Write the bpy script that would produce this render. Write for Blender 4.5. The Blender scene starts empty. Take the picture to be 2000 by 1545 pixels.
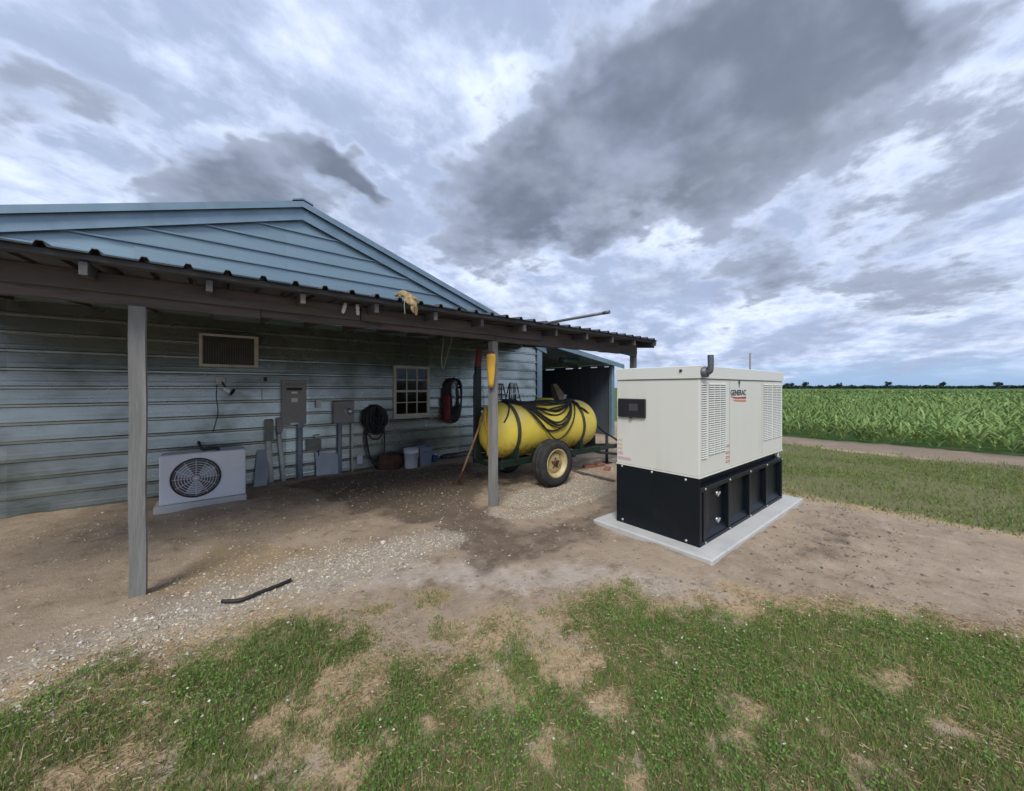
import bpy, math, random
import numpy as np
from mathutils import Vector, Matrix

random.seed(7)
RNG = np.random.default_rng(11)
R = math.radians
SC = bpy.context.scene
COL = SC.collection

# ------------------------------------------------------------------ camera
EYE = 1.6
AZ = R(51.0)
SN, CS = math.sin(AZ), math.cos(AZ)
FPX, HZ, CX = 715.0, 757.0, 1000.0
cam_d = bpy.data.cameras.new('camera')
cam_d.sensor_fit = 'HORIZONTAL'
cam_d.sensor_width = 36.0
cam_d.lens = FPX / 2000.0 * 36.0
cam_d.shift_y = -(772.5 - HZ) / 2000.0
cam_d.clip_start = 0.05
cam_d.clip_end = 6000
cam = bpy.data.objects.new('camera', cam_d)
cam.location = (0, 0, EYE)
cam.rotation_euler = (R(90), 0, AZ - R(90))
COL.objects.link(cam)
SC.camera = cam


def ray(px, py):
    r, u = (px - CX) / FPX, (HZ - py) / FPX
    return (SN * r + CS, -CS * r + SN, u)


def onY(px, py, Y):
    d = ray(px, py); t = Y / d[1]
    return (d[0] * t, EYE + d[2] * t)


def onX(px, py, X):
    d = ray(px, py); t = X / d[0]
    return (d[1] * t, EYE + d[2] * t)


def onG(px, py, z=0.0):
    d = ray(px, py); t = (z - EYE) / d[2]
    return (d[0] * t, d[1] * t)


# ------------------------------------------------------------------ sky
SUN_EL, SUN_AZ = R(47), R(224)      # direction the sun stands in, azimuth from +X
w = bpy.data.worlds.new('World')
SC.world = w
w.use_nodes = True
w.cycles.sampling_method = 'MANUAL'
w.cycles.sample_map_resolution = 256
NT = w.node_tree
NT.nodes.clear()


class NB:
    """tiny node builder"""
    def __init__(s, nt): s.nt = nt

    def n(s, t, **k):
        nd = s.nt.nodes.new(t)
        for a, b in k.items(): setattr(nd, a, b)
        return nd

    def put(s, sock, v):
        if isinstance(v, bpy.types.NodeSocket): s.nt.links.new(v, sock)
        elif v is not None:
            if sock.type == 'RGBA' and len(v) == 3: v = (*v, 1)
            sock.default_value = v

    def m(s, op, a, b=None, c=None, clamp=False):
        nd = s.n('ShaderNodeMath', operation=op, use_clamp=clamp)
        s.put(nd.inputs[0], a); s.put(nd.inputs[1], b)
        if c is not None: s.put(nd.inputs[2], c)
        return nd.outputs[0]

    def v(s, op, a, b=None, scale=None):
        nd = s.n('ShaderNodeVectorMath', operation=op)
        s.put(nd.inputs[0], a); s.put(nd.inputs[1], b)
        if scale is not None: s.put(nd.inputs['Scale'], scale)
        return nd.outputs['Value'] if op in ('DOT_PRODUCT', 'LENGTH') else nd.outputs[0]

    def noise(s, vec, scale, detail=4, rough=.5, dist=0.0, col=False, lac=2.0):
        nd = s.n('ShaderNodeTexNoise')
        s.put(nd.inputs['Vector'], vec); s.put(nd.inputs['Scale'], scale)
        nd.inputs['Detail'].default_value = detail
        nd.inputs['Roughness'].default_value = rough
        nd.inputs['Lacunarity'].default_value = lac
        nd.inputs['Distortion'].default_value = dist
        return nd.outputs['Color'] if col else nd.outputs['Fac']

    def sm(s, v, lo, hi, a=0.0, b=1.0):
        nd = s.n('ShaderNodeMapRange', interpolation_type='SMOOTHSTEP')
        s.put(nd.inputs[0], v)
        for i, q in enumerate((lo, hi, a, b)): s.put(nd.inputs[i + 1], q)
        return nd.outputs[0]

    def mix(s, f, a, b, blend='MIX'):
        nd = s.n('ShaderNodeMix', data_type='RGBA', blend_type=blend)
        s.put(nd.inputs[0], f); s.put(nd.inputs[6], a); s.put(nd.inputs[7], b)
        return nd.outputs[2]

    def map(s, vec, scale=(1, 1, 1), rot=(0, 0, 0), loc=(0, 0, 0)):
        nd = s.n('ShaderNodeMapping')
        s.put(nd.inputs[0], vec)
        nd.inputs[1].default_value = loc; nd.inputs[2].default_value = rot; nd.inputs[3].default_value = scale
        return nd.outputs[0]


def build_sky():
    b = NB(NT)
    out = b.n('ShaderNodeOutputWorld')
    bg = b.n('ShaderNodeBackground')
    bg.inputs[1].default_value = 0.1
    NT.links.new(bg.outputs[0], out.inputs[0])
    sky = b.n('ShaderNodeTexSky', sky_type='NISHITA')
    sky.sun_disc = False
    sky.sun_elevation = SUN_EL
    sky.sun_rotation = R(90) - SUN_AZ
    sky.air_density = 1.0; sky.dust_density = .6; sky.ozone_density = 2.0
    tc = b.n('ShaderNodeTexCoord')
    sep = b.n('ShaderNodeSeparateXYZ')
    NT.links.new(tc.outputs['Generated'], sep.inputs[0])
    K = 0.20
    z = b.m('ADD', b.m('MAXIMUM', sep.outputs[2], 0.0), K)
    comb = b.n('ShaderNodeCombineXYZ')
    b.put(comb.inputs[0], b.m('DIVIDE', sep.outputs[0], z))
    b.put(comb.inputs[1], b.m('DIVIDE', sep.outputs[1], z))
    p0 = comb.outputs[0]                       # flat cloud layer, world aligned

    def pp(px, py):                            # where a sight line meets the cloud layer
        d = Vector(ray(px, py)).normalized()
        return Vector((d.x / (d.z + K), d.y / (d.z + K)))
    # warp the layer so that blob rims billow
    wn = b.v('SUBTRACT', b.noise(p0, 2.1, 4, .6, col=True), (.5, .5, .5))
    p = b.v('ADD', p0, b.v('SCALE', wn, scale=.75))

    def blob(c, e1, e2, s):
        c, e1, e2 = pp(*c), pp(*e1), pp(*e2)
        M = Matrix(((e1 - c), (e2 - c))).transposed().inverted()
        q = b.v('SUBTRACT', p, (c.x, c.y, 0))
        d1 = b.v('DOT_PRODUCT', q, (M[0][0], M[0][1], 0))
        d2 = b.v('DOT_PRODUCT', q, (M[1][0], M[1][1], 0))
        r2 = b.m('ADD', b.m('MULTIPLY', d1, d1), b.m('MULTIPLY', d2, d2))
        return b.m('MULTIPLY', b.m('EXPONENT', b.m('MULTIPLY', r2, -.8)), s)
    dark = None
    for a in [((1330, 165), (1640, -40), (1170, 50), 1.3),
              ((1180, 330), (1370, 250), (1110, 250), .8),
              ((985, 420), (1150, 320), (915, 350), 1.1),
              ((1450, 370), (1620, 280), (1400, 300), .62),
              ((1500, 525), (1660, 470), (1460, 470), .70),
              ((1180, 465), (1228, 447), (1155, 437), .95),
              ((1030, 522), (1100, 505), (1010, 508), .45),
              ((470, 378), (610, 384), (490, 300), 1.2),
              ((678, 368), (728, 420), (622, 352), 1.25),
              ((1620, 60), (1800, -40), (1560, -60), .8),
              ((1900, 330), (2100, 240), (1850, 230), .6),
              ((1800, 560), (2000, 520), (1760, 510), .6),
              ((120, 220), (300, 200), (100, 120), .6)]:
        g = blob(*a)
        dark = g if dark is None else b.m('ADD', dark, g)
    br = None
    for a in [((985, 60), (1050, 10), (860, 90), .28),
              ((1085, 240), (1125, 160), (1060, 225), .6),
              ((510, 290), (660, 330), (480, 250), .45),
              ((1200, 405), (1310, 360), (1190, 380), .55),
              ((1010, 495), (1200, 510), (1000, 470), .45),
              ((1480, 300), (1560, 260), (1470, 260), .5)]:
        g = blob(*a)
        br = g if br is None else b.m('ADD', br, g)
    st = b.map(p0, scale=(1, 1, 1), rot=(0, 0, -AZ + R(25)))
    f1 = b.noise(b.map(st, scale=(.9, 1.4, 1)), 1.15, 7, .58)
    t = b.m('MULTIPLY', b.m('SUBTRACT', f1, .5), 1.0)
    f3 = b.noise(p0, 6.0, 7, .60)
    rim = b.m('ADD', b.m('MULTIPLY', t, 1.15), b.m('MULTIPLY', b.m('SUBTRACT', f3, .5), 1.25))
    dr = b.m('ADD', dark, rim)
    body = b.sm(dr, .25, .54)
    halo = b.sm(dr, -.05, .34)                                 # lit rims round the heavy clouds
    core = b.sm(dr, .42, 1.05)
    wisp = b.sm(b.m('ADD', b.m('MULTIPLY', f1, .78), b.m('MULTIPLY', f3, .22)), .60, .36)                                  # grey undersides of the general cover
    cum = b.m('MULTIPLY', b.sm(b.m('ADD', b.m('MULTIPLY', b.noise(b.map(st, scale=(.8, 1.15, 1), loc=(3.3, 1.7, 0)), 2.3, 6, .6), .8), b.m('MULTIPLY', f3, .2)), .495, .60), b.sm(sep.outputs[2], .75, .25))   # ragged low puffs, denser towards the horizon
    lum = b.m('SUBTRACT', b.m('ADD', b.m('ADD', .64, b.m('MULTIPLY', halo, .16)), b.m('MULTIPLY', br, .42)), b.m('MULTIPLY', wisp, .50), clamp=True)
    ramp = b.n('ShaderNodeValToRGB')
    e = ramp.color_ramp.elements
    e[0].position = 0.0; e[0].color = (.20, .24, .345, 1)
    e[1].position = 1.0; e[1].color = (.56, .62, .705, 1)
    x = e.new(.35); x.color = (.24, .29, .405, 1)
    x = e.new(.66); x.color = (.375, .43, .56, 1)
    b.put(ramp.inputs[0], lum)
    inner = b.m('ADD', b.m('MULTIPLY', b.noise(p0, 2.2, 4, .55), .75), b.m('MULTIPLY', f3, .25))
    darkc = b.mix(b.m('MULTIPLY', core, b.sm(inner, .72, .42)), (.20, .232, .305), (.085, .103, .142))
    puffc = b.mix(b.sm(f3, .36, .66), (.19, .222, .30), (.30, .34, .435))
    cl = b.mix(b.m('MULTIPLY', cum, .58), ramp.outputs[0], puffc)
    cl = b.mix(b.m('MULTIPLY', body, .92), cl, darkc)
    # thin cover low over the horizon lets the blue through
    cover = b.sm(sep.outputs[2], .0, .075)
    gap = b.noise(b.map(st, scale=(.35, 1.1, 1), loc=(2, 9, 0)), 1.3, 4, .55)
    cover = b.m('MAXIMUM', cover, b.sm(gap, .50, .62))
    cl10 = b.v('SCALE', cl, scale=10.0)
    blue = b.mix(.9, sky.outputs[0], (1.5, 2.5, 4.1))
    fin = b.mix(cover, blue, cl10)
    NT.links.new(fin, bg.inputs[0])


build_sky()
sun_d = bpy.data.lights.new('sun', 'SUN')
sun_d.energy = 1.5
sun_d.angle = R(22)
sun_d.color = (1.0, .96, .89)
sun = bpy.data.objects.new('sun', sun_d)
sdir = Vector((math.cos(SUN_EL) * math.cos(SUN_AZ), math.cos(SUN_EL) * math.sin(SUN_AZ), math.sin(SUN_EL)))
sun.rotation_euler = sdir.to_track_quat('Z', 'Y').to_euler()
sun.location = sdir * 30
COL.objects.link(sun)
vs = SC.view_settings
vs.view_transform = 'Standard'
vs.look = 'None'
vs.exposure = 0.95
vs.gamma = 1.0
vs.use_curve_mapping = False
SC.render.engine = 'CYCLES'
SC.cycles.use_denoising = True
SC.cycles.max_bounces = 5
SC.cycles.diffuse_bounces = 3
SC.cycles.glossy_bounces = 3
SC.cycles.transmission_bounces = 3
SC.cycles.use_adaptive_sampling = True
SC.cycles.adaptive_threshold = .02

# ------------------------------------------------------------------ materials
MATS = {}


def mat(name, col, col2=None, scale=4.0, rough=.6, metal=0.0, bump=0.0, stretch=(1, 1, 1), detail=5, bscale=None,
        spot=None, spot_scale=3.0, spot_at=(.6, .7), spec=.5, rvar=.12, ntype='Object', orand=0.0):
    """procedural surface: two tones broken by noise, optional blotches of a third, fine relief"""
    m_ = bpy.data.materials.new(name)
    m_.use_nodes = True
    nt = m_.node_tree
    b = NB(nt)
    bs = nt.nodes['Principled BSDF']
    tc = b.n('ShaderNodeTexCoord')
    v = b.map(tc.outputs[ntype], scale=stretch)
    n1 = b.noise(v, scale, detail, .6)
    c2 = col2 if col2 else tuple(c * .8 for c in col)
    c = b.mix(b.sm(n1, .3, .72), (*col, 1), (*c2, 1))
    if spot:
        n2 = b.noise(v, spot_scale, 6, .62)
        c = b.mix(b.sm(n2, *spot_at), c, (*spot, 1))
    if orand:
        oi = b.n('ShaderNodeObjectInfo')
        c = b.mix(1.0, c, b.v('SCALE', (1, 1, 1), scale=b.m('ADD', 1 - orand, b.m('MULTIPLY', oi.outputs['Random'], 2 * orand))), 'MULTIPLY')
    b.put(bs.inputs['Base Color'], c)
    b.put(bs.inputs['Roughness'], b.m('ADD', rough - rvar / 2, b.m('MULTIPLY', n1, rvar)))
    bs.inputs['Metallic'].default_value = metal
    bs.inputs['Specular IOR Level'].default_value = spec
    if bump:
        bp = b.n('ShaderNodeBump')
        bp.inputs['Strength'].default_value = min(1, bump)
        bp.inputs['Distance'].default_value = .01
        b.put(bp.inputs['Height'], b.noise(v, bscale or scale * 5, 5, .6))
        b.put(bs.inputs['Normal'], bp.outputs[0])
    MATS[name] = m_
    return m_


mat('galvanised', (.25, .345, .40), (.21, .295, .345), 1.6, .42, .55, .12, (.25, 1, 1.6), 6, 18, (.19, .265, .31), 2.2, (.54, .74), rvar=.2, orand=.05)
mat('galvanised_old', (.375, .41, .385), (.275, .305, .285), 1.6, .28, .85, .12, (.5, 1, .8), 4, 18, (.15, .16, .135), 1.6, (.50, .72), rvar=.24, orand=.20)
mat('galvanised_trim', (.215, .305, .375), (.17, .245, .30), 3, .45, .5, .06)
mat('roof_metal', (.12, .13, .145), (.07, .072, .078), 2.0, .5, .5, .1, (1, .3, 1), spot=(.16, .08, .05), spot_at=(.56, .72))
mat('old_wood', (.135, .108, .10), (.075, .062, .06), 3.5, .85, 0, .6, (.35, 3, 3), 7, 14, (.035, .028, .028), 5, (.60, .72))
mat('grey_wood', (.25, .245, .225), (.15, .15, .145), 4, .85, 0, .6, (3, 3, .3), 7, 14, (.32, .31, .28), 4, (.58, .75))
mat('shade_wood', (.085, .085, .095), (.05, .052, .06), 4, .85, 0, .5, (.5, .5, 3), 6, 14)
mat('rafter_end_wood', (.30, .26, .22), (.18, .16, .145), 6, .85, 0, .4)
mat('rafter_end_grey', (.135, .128, .13), (.085, .082, .085), 6, .85, 0, .4)
mat('cream_paint', (.55, .53, .44), (.45, .43, .36), 5, .55, 0, .05)
mat('old_cream', (.60, .59, .52), (.46, .45, .395), 5, .6, 0, .1, spot=(.12, .1, .08), spot_at=(.6, .75))
mat('old_fin', (.20, .205, .21), (.13, .135, .14), 5, .6, .1, spot=(.07, .06, .05), spot_at=(.55, .75))
mat('dark_fin', (.075, .075, .075), (.12, .12, .115), 6, .55, .3)
mat('grey_box', (.275, .265, .25), (.235, .228, .215), 3, .5, .0, .03, spot=(.17, .16, .15), spot_at=(.6, .8))
mat('grey_pvc', (.27, .31, .35), (.21, .245, .28), 4, .45, 0, .03)
mat('pale_pvc', (.64, .65, .60), (.52, .53, .49), 4, .5, 0, .04, spot=(.25, .2, .15), spot_at=(.6, .8))
mat('olive_box', (.20, .21, .16), (.15, .16, .125), 6, .5)
mat('white_plastic', (.66, .68, .72), (.58, .60, .65), 3, .45, 0, .03, spot=(.42, .42, .42), spot_at=(.62, .85))
mat('lavender_white', (.70, .715, .76), (.64, .655, .70), 2.0, .4, 0, .02, spot=(.38, .38, .4), spot_at=(.62, .85))
mat('black_rubber', (.012, .012, .014), (.022, .022, .024), 8, .6, 0, .1)
mat('tyre_rubber', (.018, .018, .02), (.04, .038, .036), 9, .8, 0, .25, spot=(.085, .07, .055), spot_scale=5, spot_at=(.55, .75))
mat('rim_cream', (.55, .46, .24), (.40, .31, .14), 5, .5, .0, .08, spot=(.16, .08, .035), spot_scale=7, spot_at=(.57, .70))
mat('rust', (.13, .055, .03), (.07, .03, .018), 10, .85, .2, .3)
mat('green_paint', (.009, .026, .017), (.007, .018, .012), 5, .5, 0, .1, spot=(.06, .04, .025), spot_scale=5, spot_at=(.58, .74))
mat('strap_olive', (.085, .085, .045), (.05, .055, .035), 6, .6, .1)
mat('dark_steel', (.025, .026, .03), (.045, .042, .042), 7, .6, .3, .1)
mat('red_paint', (.19, .022, .018), (.11, .015, .014), 5, .5, 0, .05)
mat('yellow_plastic', (.60, .36, .035), (.48, .27, .03), 6, .45, 0, .05, spot=(.25, .16, .05), spot_at=(.6, .8))
mat('tool_wood', (.50, .33, .19), (.38, .22, .12), 6, .6, 0, .15, (3, 3, .6))
mat('enclosure_tan', (.66, .655, .585), (.64, .635, .565), 1.6, .42, 0, .015, spot=(.575, .575, .50), spot_scale=2.4, spot_at=(.52, .80), spec=.4, stretch=(1.6, 1.6, .5))
mat('lid_tan', (.665, .67, .61), (.64, .645, .585), 1.2, .42, 0, .015)
mat('slot_dark', (.33, .335, .31), (.27, .27, .25), 5, .7)
mat('black_steel', (.0035, .0065, .0095), (.005, .0085, .012), 2, .42, 0, .02, rvar=.1, spec=.3, spot=(.018, .018, .017), spot_scale=3.5, spot_at=(.58, .88))
mat('zinc', (.62, .62, .62), (.5, .5, .5), 8, .35, .6)
mat('pipe_steel', (.14, .15, .165), (.10, .105, .115), 8, .5, .5, .05)
mat('screen', (.075, .07, .085), (.05, .05, .06), 9, .25)
mat('panel_black', (.012, .012, .014), (.018, .018, .02), 5, .35)
mat('sticker_red', (.45, .06, .04), (.40, .055, .04), 6, .5)
mat('sticker_orange', (.62, .24, .10), (.58, .22, .09), 6, .5)
mat('sticker_pink', (.58, .42, .42), (.54, .39, .40), 12, .5)
mat('sticker_cream', (.60, .52, .38), (.55, .47, .35), 30, .5)
mat('sticker_white', (.75, .74, .72), (.70, .69, .67), 20, .5)
mat('print_grey', (.06, .065, .07), (.055, .06, .065), 6, .5)
mat('concrete', (.50, .50, .475), (.42, .42, .40), 3, .85, 0, .25, spot=(.36, .35, .325), spot_scale=5, spot_at=(.58, .78), bscale=60)
mat('brown_bag', (.105, .05, .035), (.06, .03, .023), 8, .9, 0, .3)
mat('red_bag', (.20, .016, .018), (.10, .01, .013), 6, .7, 0, .2)
mat('blue_plastic', (.02, .075, .17), (.015, .06, .13), 6, .5)
mat('bin_grey', (.20, .24, .29), (.17, .20, .245), 4, .55)
mat('board_pale', (.46, .50, .53), (.36, .40, .43), 3, .6, .1, .1, spot=(.27, .27, .26), spot_at=(.55, .75))
mat('board_grey', (.34, .38, .42), (.27, .30, .335), 3, .7, 0, .1)
mat('tan_cloth', (.46, .34, .18), (.24, .16, .08), 22, .95, 0, .6)
mat('tan_metal', (.24, .19, .12), (.16, .12, .08), 5, .6, .2, .1, spot=(.1, .05, .03), spot_at=(.55, .7))
mat('ceramic', (.85, .85, .84), (.78, .78, .78), 5, .25)
mat('wire_pale', (.38, .36, .32), (.3, .28, .25), 8, .6)
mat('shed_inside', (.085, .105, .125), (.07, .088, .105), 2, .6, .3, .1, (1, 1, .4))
mat('curtain_cloth', (.22, .22, .19), (.14, .14, .125), 5, .9, 0, .2, (6, 1, 1))
mat('room_dark', (.03, .03, .032), (.02, .02, .022), 3, .9)
mat('brick_red', (.30, .12, .075), (.20, .085, .06), 7, .9, 0, .4)
mat('bark', (.09, .07, .055), (.05, .04, .032), 7, .9, 0, .5)
mat('far_leaf', (.028, .052, .036), (.018, .036, .028), .5, .9)
mat('tarp_green', (.02, .09, .075), (.014, .06, .05), 5, .7)

gm = bpy.data.materials.new('window_glass'); gm.use_nodes = True
_b = NB(gm.node_tree); _bs = gm.node_tree.nodes['Principled BSDF']
_bs.inputs['Base Color'].default_value = (.012, .014, .016, 1); _bs.inputs['Roughness'].default_value = .06
_bs.inputs['Alpha'].default_value = .62
MATS['window_glass'] = gm

# yellow tank: dull plastic with brown run-off streaks low on its flanks
tm = bpy.data.materials.new('tank_yellow'); tm.use_nodes = True
_b = NB(tm.node_tree); _bs = tm.node_tree.nodes['Principled BSDF']
_tc = _b.n('ShaderNodeTexCoord'); _o = _tc.outputs['Object']
_sp = _b.n('ShaderNodeSeparateXYZ'); tm.node_tree.links.new(_o, _sp.inputs[0])
_n = _b.noise(_o, 2.2, 6, .6)
_c = _b.mix(_b.sm(_n, .3, .7), (.86, .68, .10, 1), (.74, .56, .075, 1))
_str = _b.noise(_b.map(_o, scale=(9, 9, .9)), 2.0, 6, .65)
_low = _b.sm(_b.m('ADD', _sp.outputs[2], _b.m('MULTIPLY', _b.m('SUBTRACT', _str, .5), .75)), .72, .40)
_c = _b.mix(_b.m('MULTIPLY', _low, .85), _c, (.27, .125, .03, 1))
_f = _b.noise(_o, 1.1, 4, .6)
_c = _b.mix(_b.sm(_f, .48, .72), _c, (.80, .68, .26, 1))
_gr = _b.noise(_o, 14, 5, .7)
_c = _b.mix(_b.sm(_gr, .60, .80), _c, (.46, .35, .08, 1))
_b.put(_bs.inputs['Base Color'], _c)
_bs.inputs['Roughness'].default_value = .48
MATS['tank_yellow'] = tm


def tint_mat(name, trans=.25, rough=.75):
    """leaf and stone material that takes each piece's own tint"""
    m_ = bpy.data.materials.new(name); m_.use_nodes = True
    nt = m_.node_tree; b = NB(nt)
    bs = nt.nodes['Principled BSDF']
    at = b.n('ShaderNodeAttribute', attribute_name='tint')
    b.put(bs.inputs['Base Color'], at.outputs['Color'])
    bs.inputs['Roughness'].default_value = rough
    bs.inputs['Specular IOR Level'].default_value = .25
    if trans:
        tr = b.n('ShaderNodeBsdfTranslucent'); b.put(tr.inputs[0], at.outputs['Color'])
        mx = b.n('ShaderNodeMixShader'); mx.inputs[0].default_value = trans
        nt.links.new(bs.outputs[0], mx.inputs[1]); nt.links.new(tr.outputs[0], mx.inputs[2])
        nt.links.new(mx.outputs[0], nt.nodes['Material Output'].inputs[0])
    MATS[name] = m_


tint_mat('leaf_tint'); tint_mat('stone_tint', 0, .85)

# ------------------------------------------------------------------ mesh helpers
WL = {}


def wl(o):
    return WL.get(o.name, Vector((0, 0, 0))) if o else Vector((0, 0, 0))


def tag(o, label=None, cat=None, group=None, kind=None):
    if label: o['label'] = label
    if cat: o['category'] = cat
    if group: o['group'] = group
    if kind: o['kind'] = kind
    return o


def thing(name, label, cat, loc, group=None):
    o = bpy.data.objects.new(name, None)
    o.empty_display_size = .1
    o.location = loc
    COL.objects.link(o)
    WL[o.name] = Vector(loc)
    return tag(o, label, cat, group)


class MB:
    def __init__(s): s.v, s.f, s.sm = [], [], []

    def add(s, vs, fs, smooth=False):
        k = len(s.v)
        s.v += [tuple(p) for p in vs]
        s.f += [tuple(i + k for i in f) for f in fs]
        s.sm += [smooth] * len(fs)
        return s

    def box(s, x0, x1, y0, y1, z0, z1, c=0.0, M=None):
        """box with chamfered edges of size c"""
        if x0 > x1: x0, x1 = x1, x0
        if y0 > y1: y0, y1 = y1, y0
        if z0 > z1: z0, z1 = z1, z0
        c = min(c, (x1 - x0) * .45, (y1 - y0) * .45, (z1 - z0) * .45)
        if c <= 0:
            vs = [(x, y, z) for x in (x0, x1) for y in (y0, y1) for z in (z0, z1)]
            fs = [(0, 1, 3, 2), (4, 6, 7, 5), (0, 4, 5, 1), (2, 3, 7, 6), (0, 2, 6, 4), (1, 5, 7, 3)]
        else:
            vs, ix = [], {}
            X, Y, Z = (x0, x1), (y0, y1), (z0, z1)
            for i in (0, 1):
                for j in (0, 1):
                    for k in (0, 1):
                        sx, sy, sz = (1 - 2 * i) * c, (1 - 2 * j) * c, (1 - 2 * k) * c
                        ix[i, j, k, 0] = len(vs); vs.append((X[i], Y[j] + sy, Z[k] + sz))
                        ix[i, j, k, 1] = len(vs); vs.append((X[i] + sx, Y[j], Z[k] + sz))
                        ix[i, j, k, 2] = len(vs); vs.append((X[i] + sx, Y[j] + sy, Z[k]))
            fs = []
            for i in (0, 1):
                q = [ix[i, 0, 0, 0], ix[i, 1, 0, 0], ix[i, 1, 1, 0], ix[i, 0, 1, 0]]; fs.append(q if i else q[::-1])
                q = [ix[0, i, 0, 1], ix[1, i, 0, 1], ix[1, i, 1, 1], ix[0, i, 1, 1]]; fs.append(q[::-1] if i else q)
                q = [ix[0, 0, i, 2], ix[1, 0, i, 2], ix[1, 1, i, 2], ix[0, 1, i, 2]]; fs.append(q if i else q[::-1])
            for i in (0, 1):
                for j in (0, 1):
                    fs.append([ix[i, j, 0, 0], ix[i, j, 1, 0], ix[i, j, 1, 1], ix[i, j, 0, 1]])
                    fs.append([ix[i, 0, j, 0], ix[i, 1, j, 0], ix[i, 1, j, 2], ix[i, 0, j, 2]])
                    fs.append([ix[0, i, j, 1], ix[1, i, j, 1], ix[1, i, j, 2], ix[0, i, j, 2]])
                    for k in (0, 1):
                        fs.append([ix[i, j, k, 0], ix[i, j, k, 1], ix[i, j, k, 2]])
        if M is not None: vs = [tuple(M @ Vector(p)) for p in vs]
        return s.add(vs, fs)

    def bar(s, p, q, w, h, c=.003, up=(0, 0, 1)):
        """straight timber or strap from p to q, w across, h along up"""
        p, q = Vector(p), Vector(q)
        d = q - p; L = d.length; d.normalize()
        u = Vector(up); side = d.cross(u)
        if side.length < 1e-4: side = d.cross(Vector((0, 1, 0)))
        side.normalize(); u = side.cross(d)
        M = Matrix(((d.x, side.x, u.x, p.x), (d.y, side.y, u.y, p.y), (d.z, side.z, u.z, p.z), (0, 0, 0, 1)))
        return s.box(0, L, -w / 2, w / 2, -h / 2, h / 2, c, M)

    def tube(s, pts, r, n=8, cap=True, smooth=True):
        pts = [Vector(p) for p in pts]
        rs = r if hasattr(r, '__len__') else [r] * len(pts)
        vs, fs = [], []
        prev = None
        for i, p in enumerate(pts):
            d = (pts[min(i + 1, len(pts) - 1)] - pts[max(i - 1, 0)])
            if d.length < 1e-9: d = Vector((0, 0, 1))
            d.normalize()
            if prev is None:
                a = d.cross(Vector((0, 0, 1)))
                if a.length < .05: a = d.cross(Vector((1, 0, 0)))
            else:
                a = prev - d * prev.dot(d)
                if a.length < 1e-5: a = d.cross(Vector((0, 0, 1)))
            a.normalize(); prev = a
            bb = d.cross(a)
            for k in range(n):
                t = 2 * math.pi * k / n
                vs.append(p + (a * math.cos(t) + bb * math.sin(t)) * rs[i])
        for i in range(len(pts) - 1):
            for k in range(n):
                fs.append((i * n + k, i * n + (k + 1) % n, (i + 1) * n + (k + 1) % n, (i + 1) * n + k))
        s.add(vs, fs, smooth)
        if cap:
            k0 = len(s.v) - len(vs)
            s.f.append(tuple(k0 + k for k in range(n))[::-1]); s.sm.append(False)
            s.f.append(tuple(k0 + (len(pts) - 1) * n + k for k in range(n))); s.sm.append(False)
        return s

    def lathe(s, prof, o, axis, n=24, smooth=True, flat=()):
        """profile of (radius, along) turned about axis through o"""
        o, ax = Vector(o), Vector(axis).normalized()
        a = ax.cross(Vector((0, 0, 1)))
        if a.length < .05: a = ax.cross(Vector((1, 0, 0)))
        a.normalize(); bb = ax.cross(a)
        vs, fs = [], []
        for (r, h) in prof:
            for k in range(n):
                t = 2 * math.pi * k / n
                vs.append(o + ax * h + (a * math.cos(t) + bb * math.sin(t)) * max(r, 1e-4))
        for i in range(len(prof) - 1):
            for k in range(n):
                fs.append((i * n + k, i * n + (k + 1) % n, (i + 1) * n + (k + 1) % n, (i + 1) * n + k))
        return s.add(vs, fs, smooth)

    def prism(s, poly, ex):
        """polygon of 3-D points pushed along ex"""
        n = len(poly); ex = Vector(ex)
        vs = [Vector(p) for p in poly] + [Vector(p) + ex for p in poly]
        fs = [tuple(range(n))[::-1], tuple(range(n, 2 * n))] + [(i, (i + 1) % n, n + (i + 1) % n, n + i) for i in range(n)]
        return s.add(vs, fs)

    def build(s, name, m, parent=None, loc=None):
        me = bpy.data.meshes.new(name)
        off = wl(parent) if parent else Vector(loc or (0, 0, 0))
        me.from_pydata([tuple(Vector(p) - off) for p in s.v], [], s.f)
        me.polygons.foreach_set('use_smooth', s.sm)
        me.update()
        import bmesh
        bm = bmesh.new(); bm.from_mesh(me); bmesh.ops.recalc_face_normals(bm, faces=bm.faces); bm.to_mesh(me); bm.free()
        me.materials.append(MATS[m])
        o = bpy.data.objects.new(name, me)
        COL.objects.link(o)
        if parent:
            o.parent = parent
            WL[o.name] = off
        else:
            o.location = off
            WL[o.name] = off
        return o


def dup(o, name, delta, parent):
    c = o.copy(); c.name = name
    COL.objects.link(c)
    c.parent = parent
    c.location = Vector(o.location) + Vector(delta)
    return c


def spline(pts, k=6):
    """Catmull-Rom through the points"""
    P = [Vector(p) for p in pts]
    P = [P[0] * 2 - P[1]] + P + [P[-1] * 2 - P[-2]]
    out = []
    for i in range(1, len(P) - 2):
        for j in range(k):
            t = j / k
            a, b, c, d = P[i - 1], P[i], P[i + 1], P[i + 2]
            out.append(.5 * ((2 * b) + (c - a) * t + (2 * a - 5 * b + 4 * c - d) * t * t + (3 * b - a - 3 * c + d) * t ** 3))
    out.append(P[-2])
    return out


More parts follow.
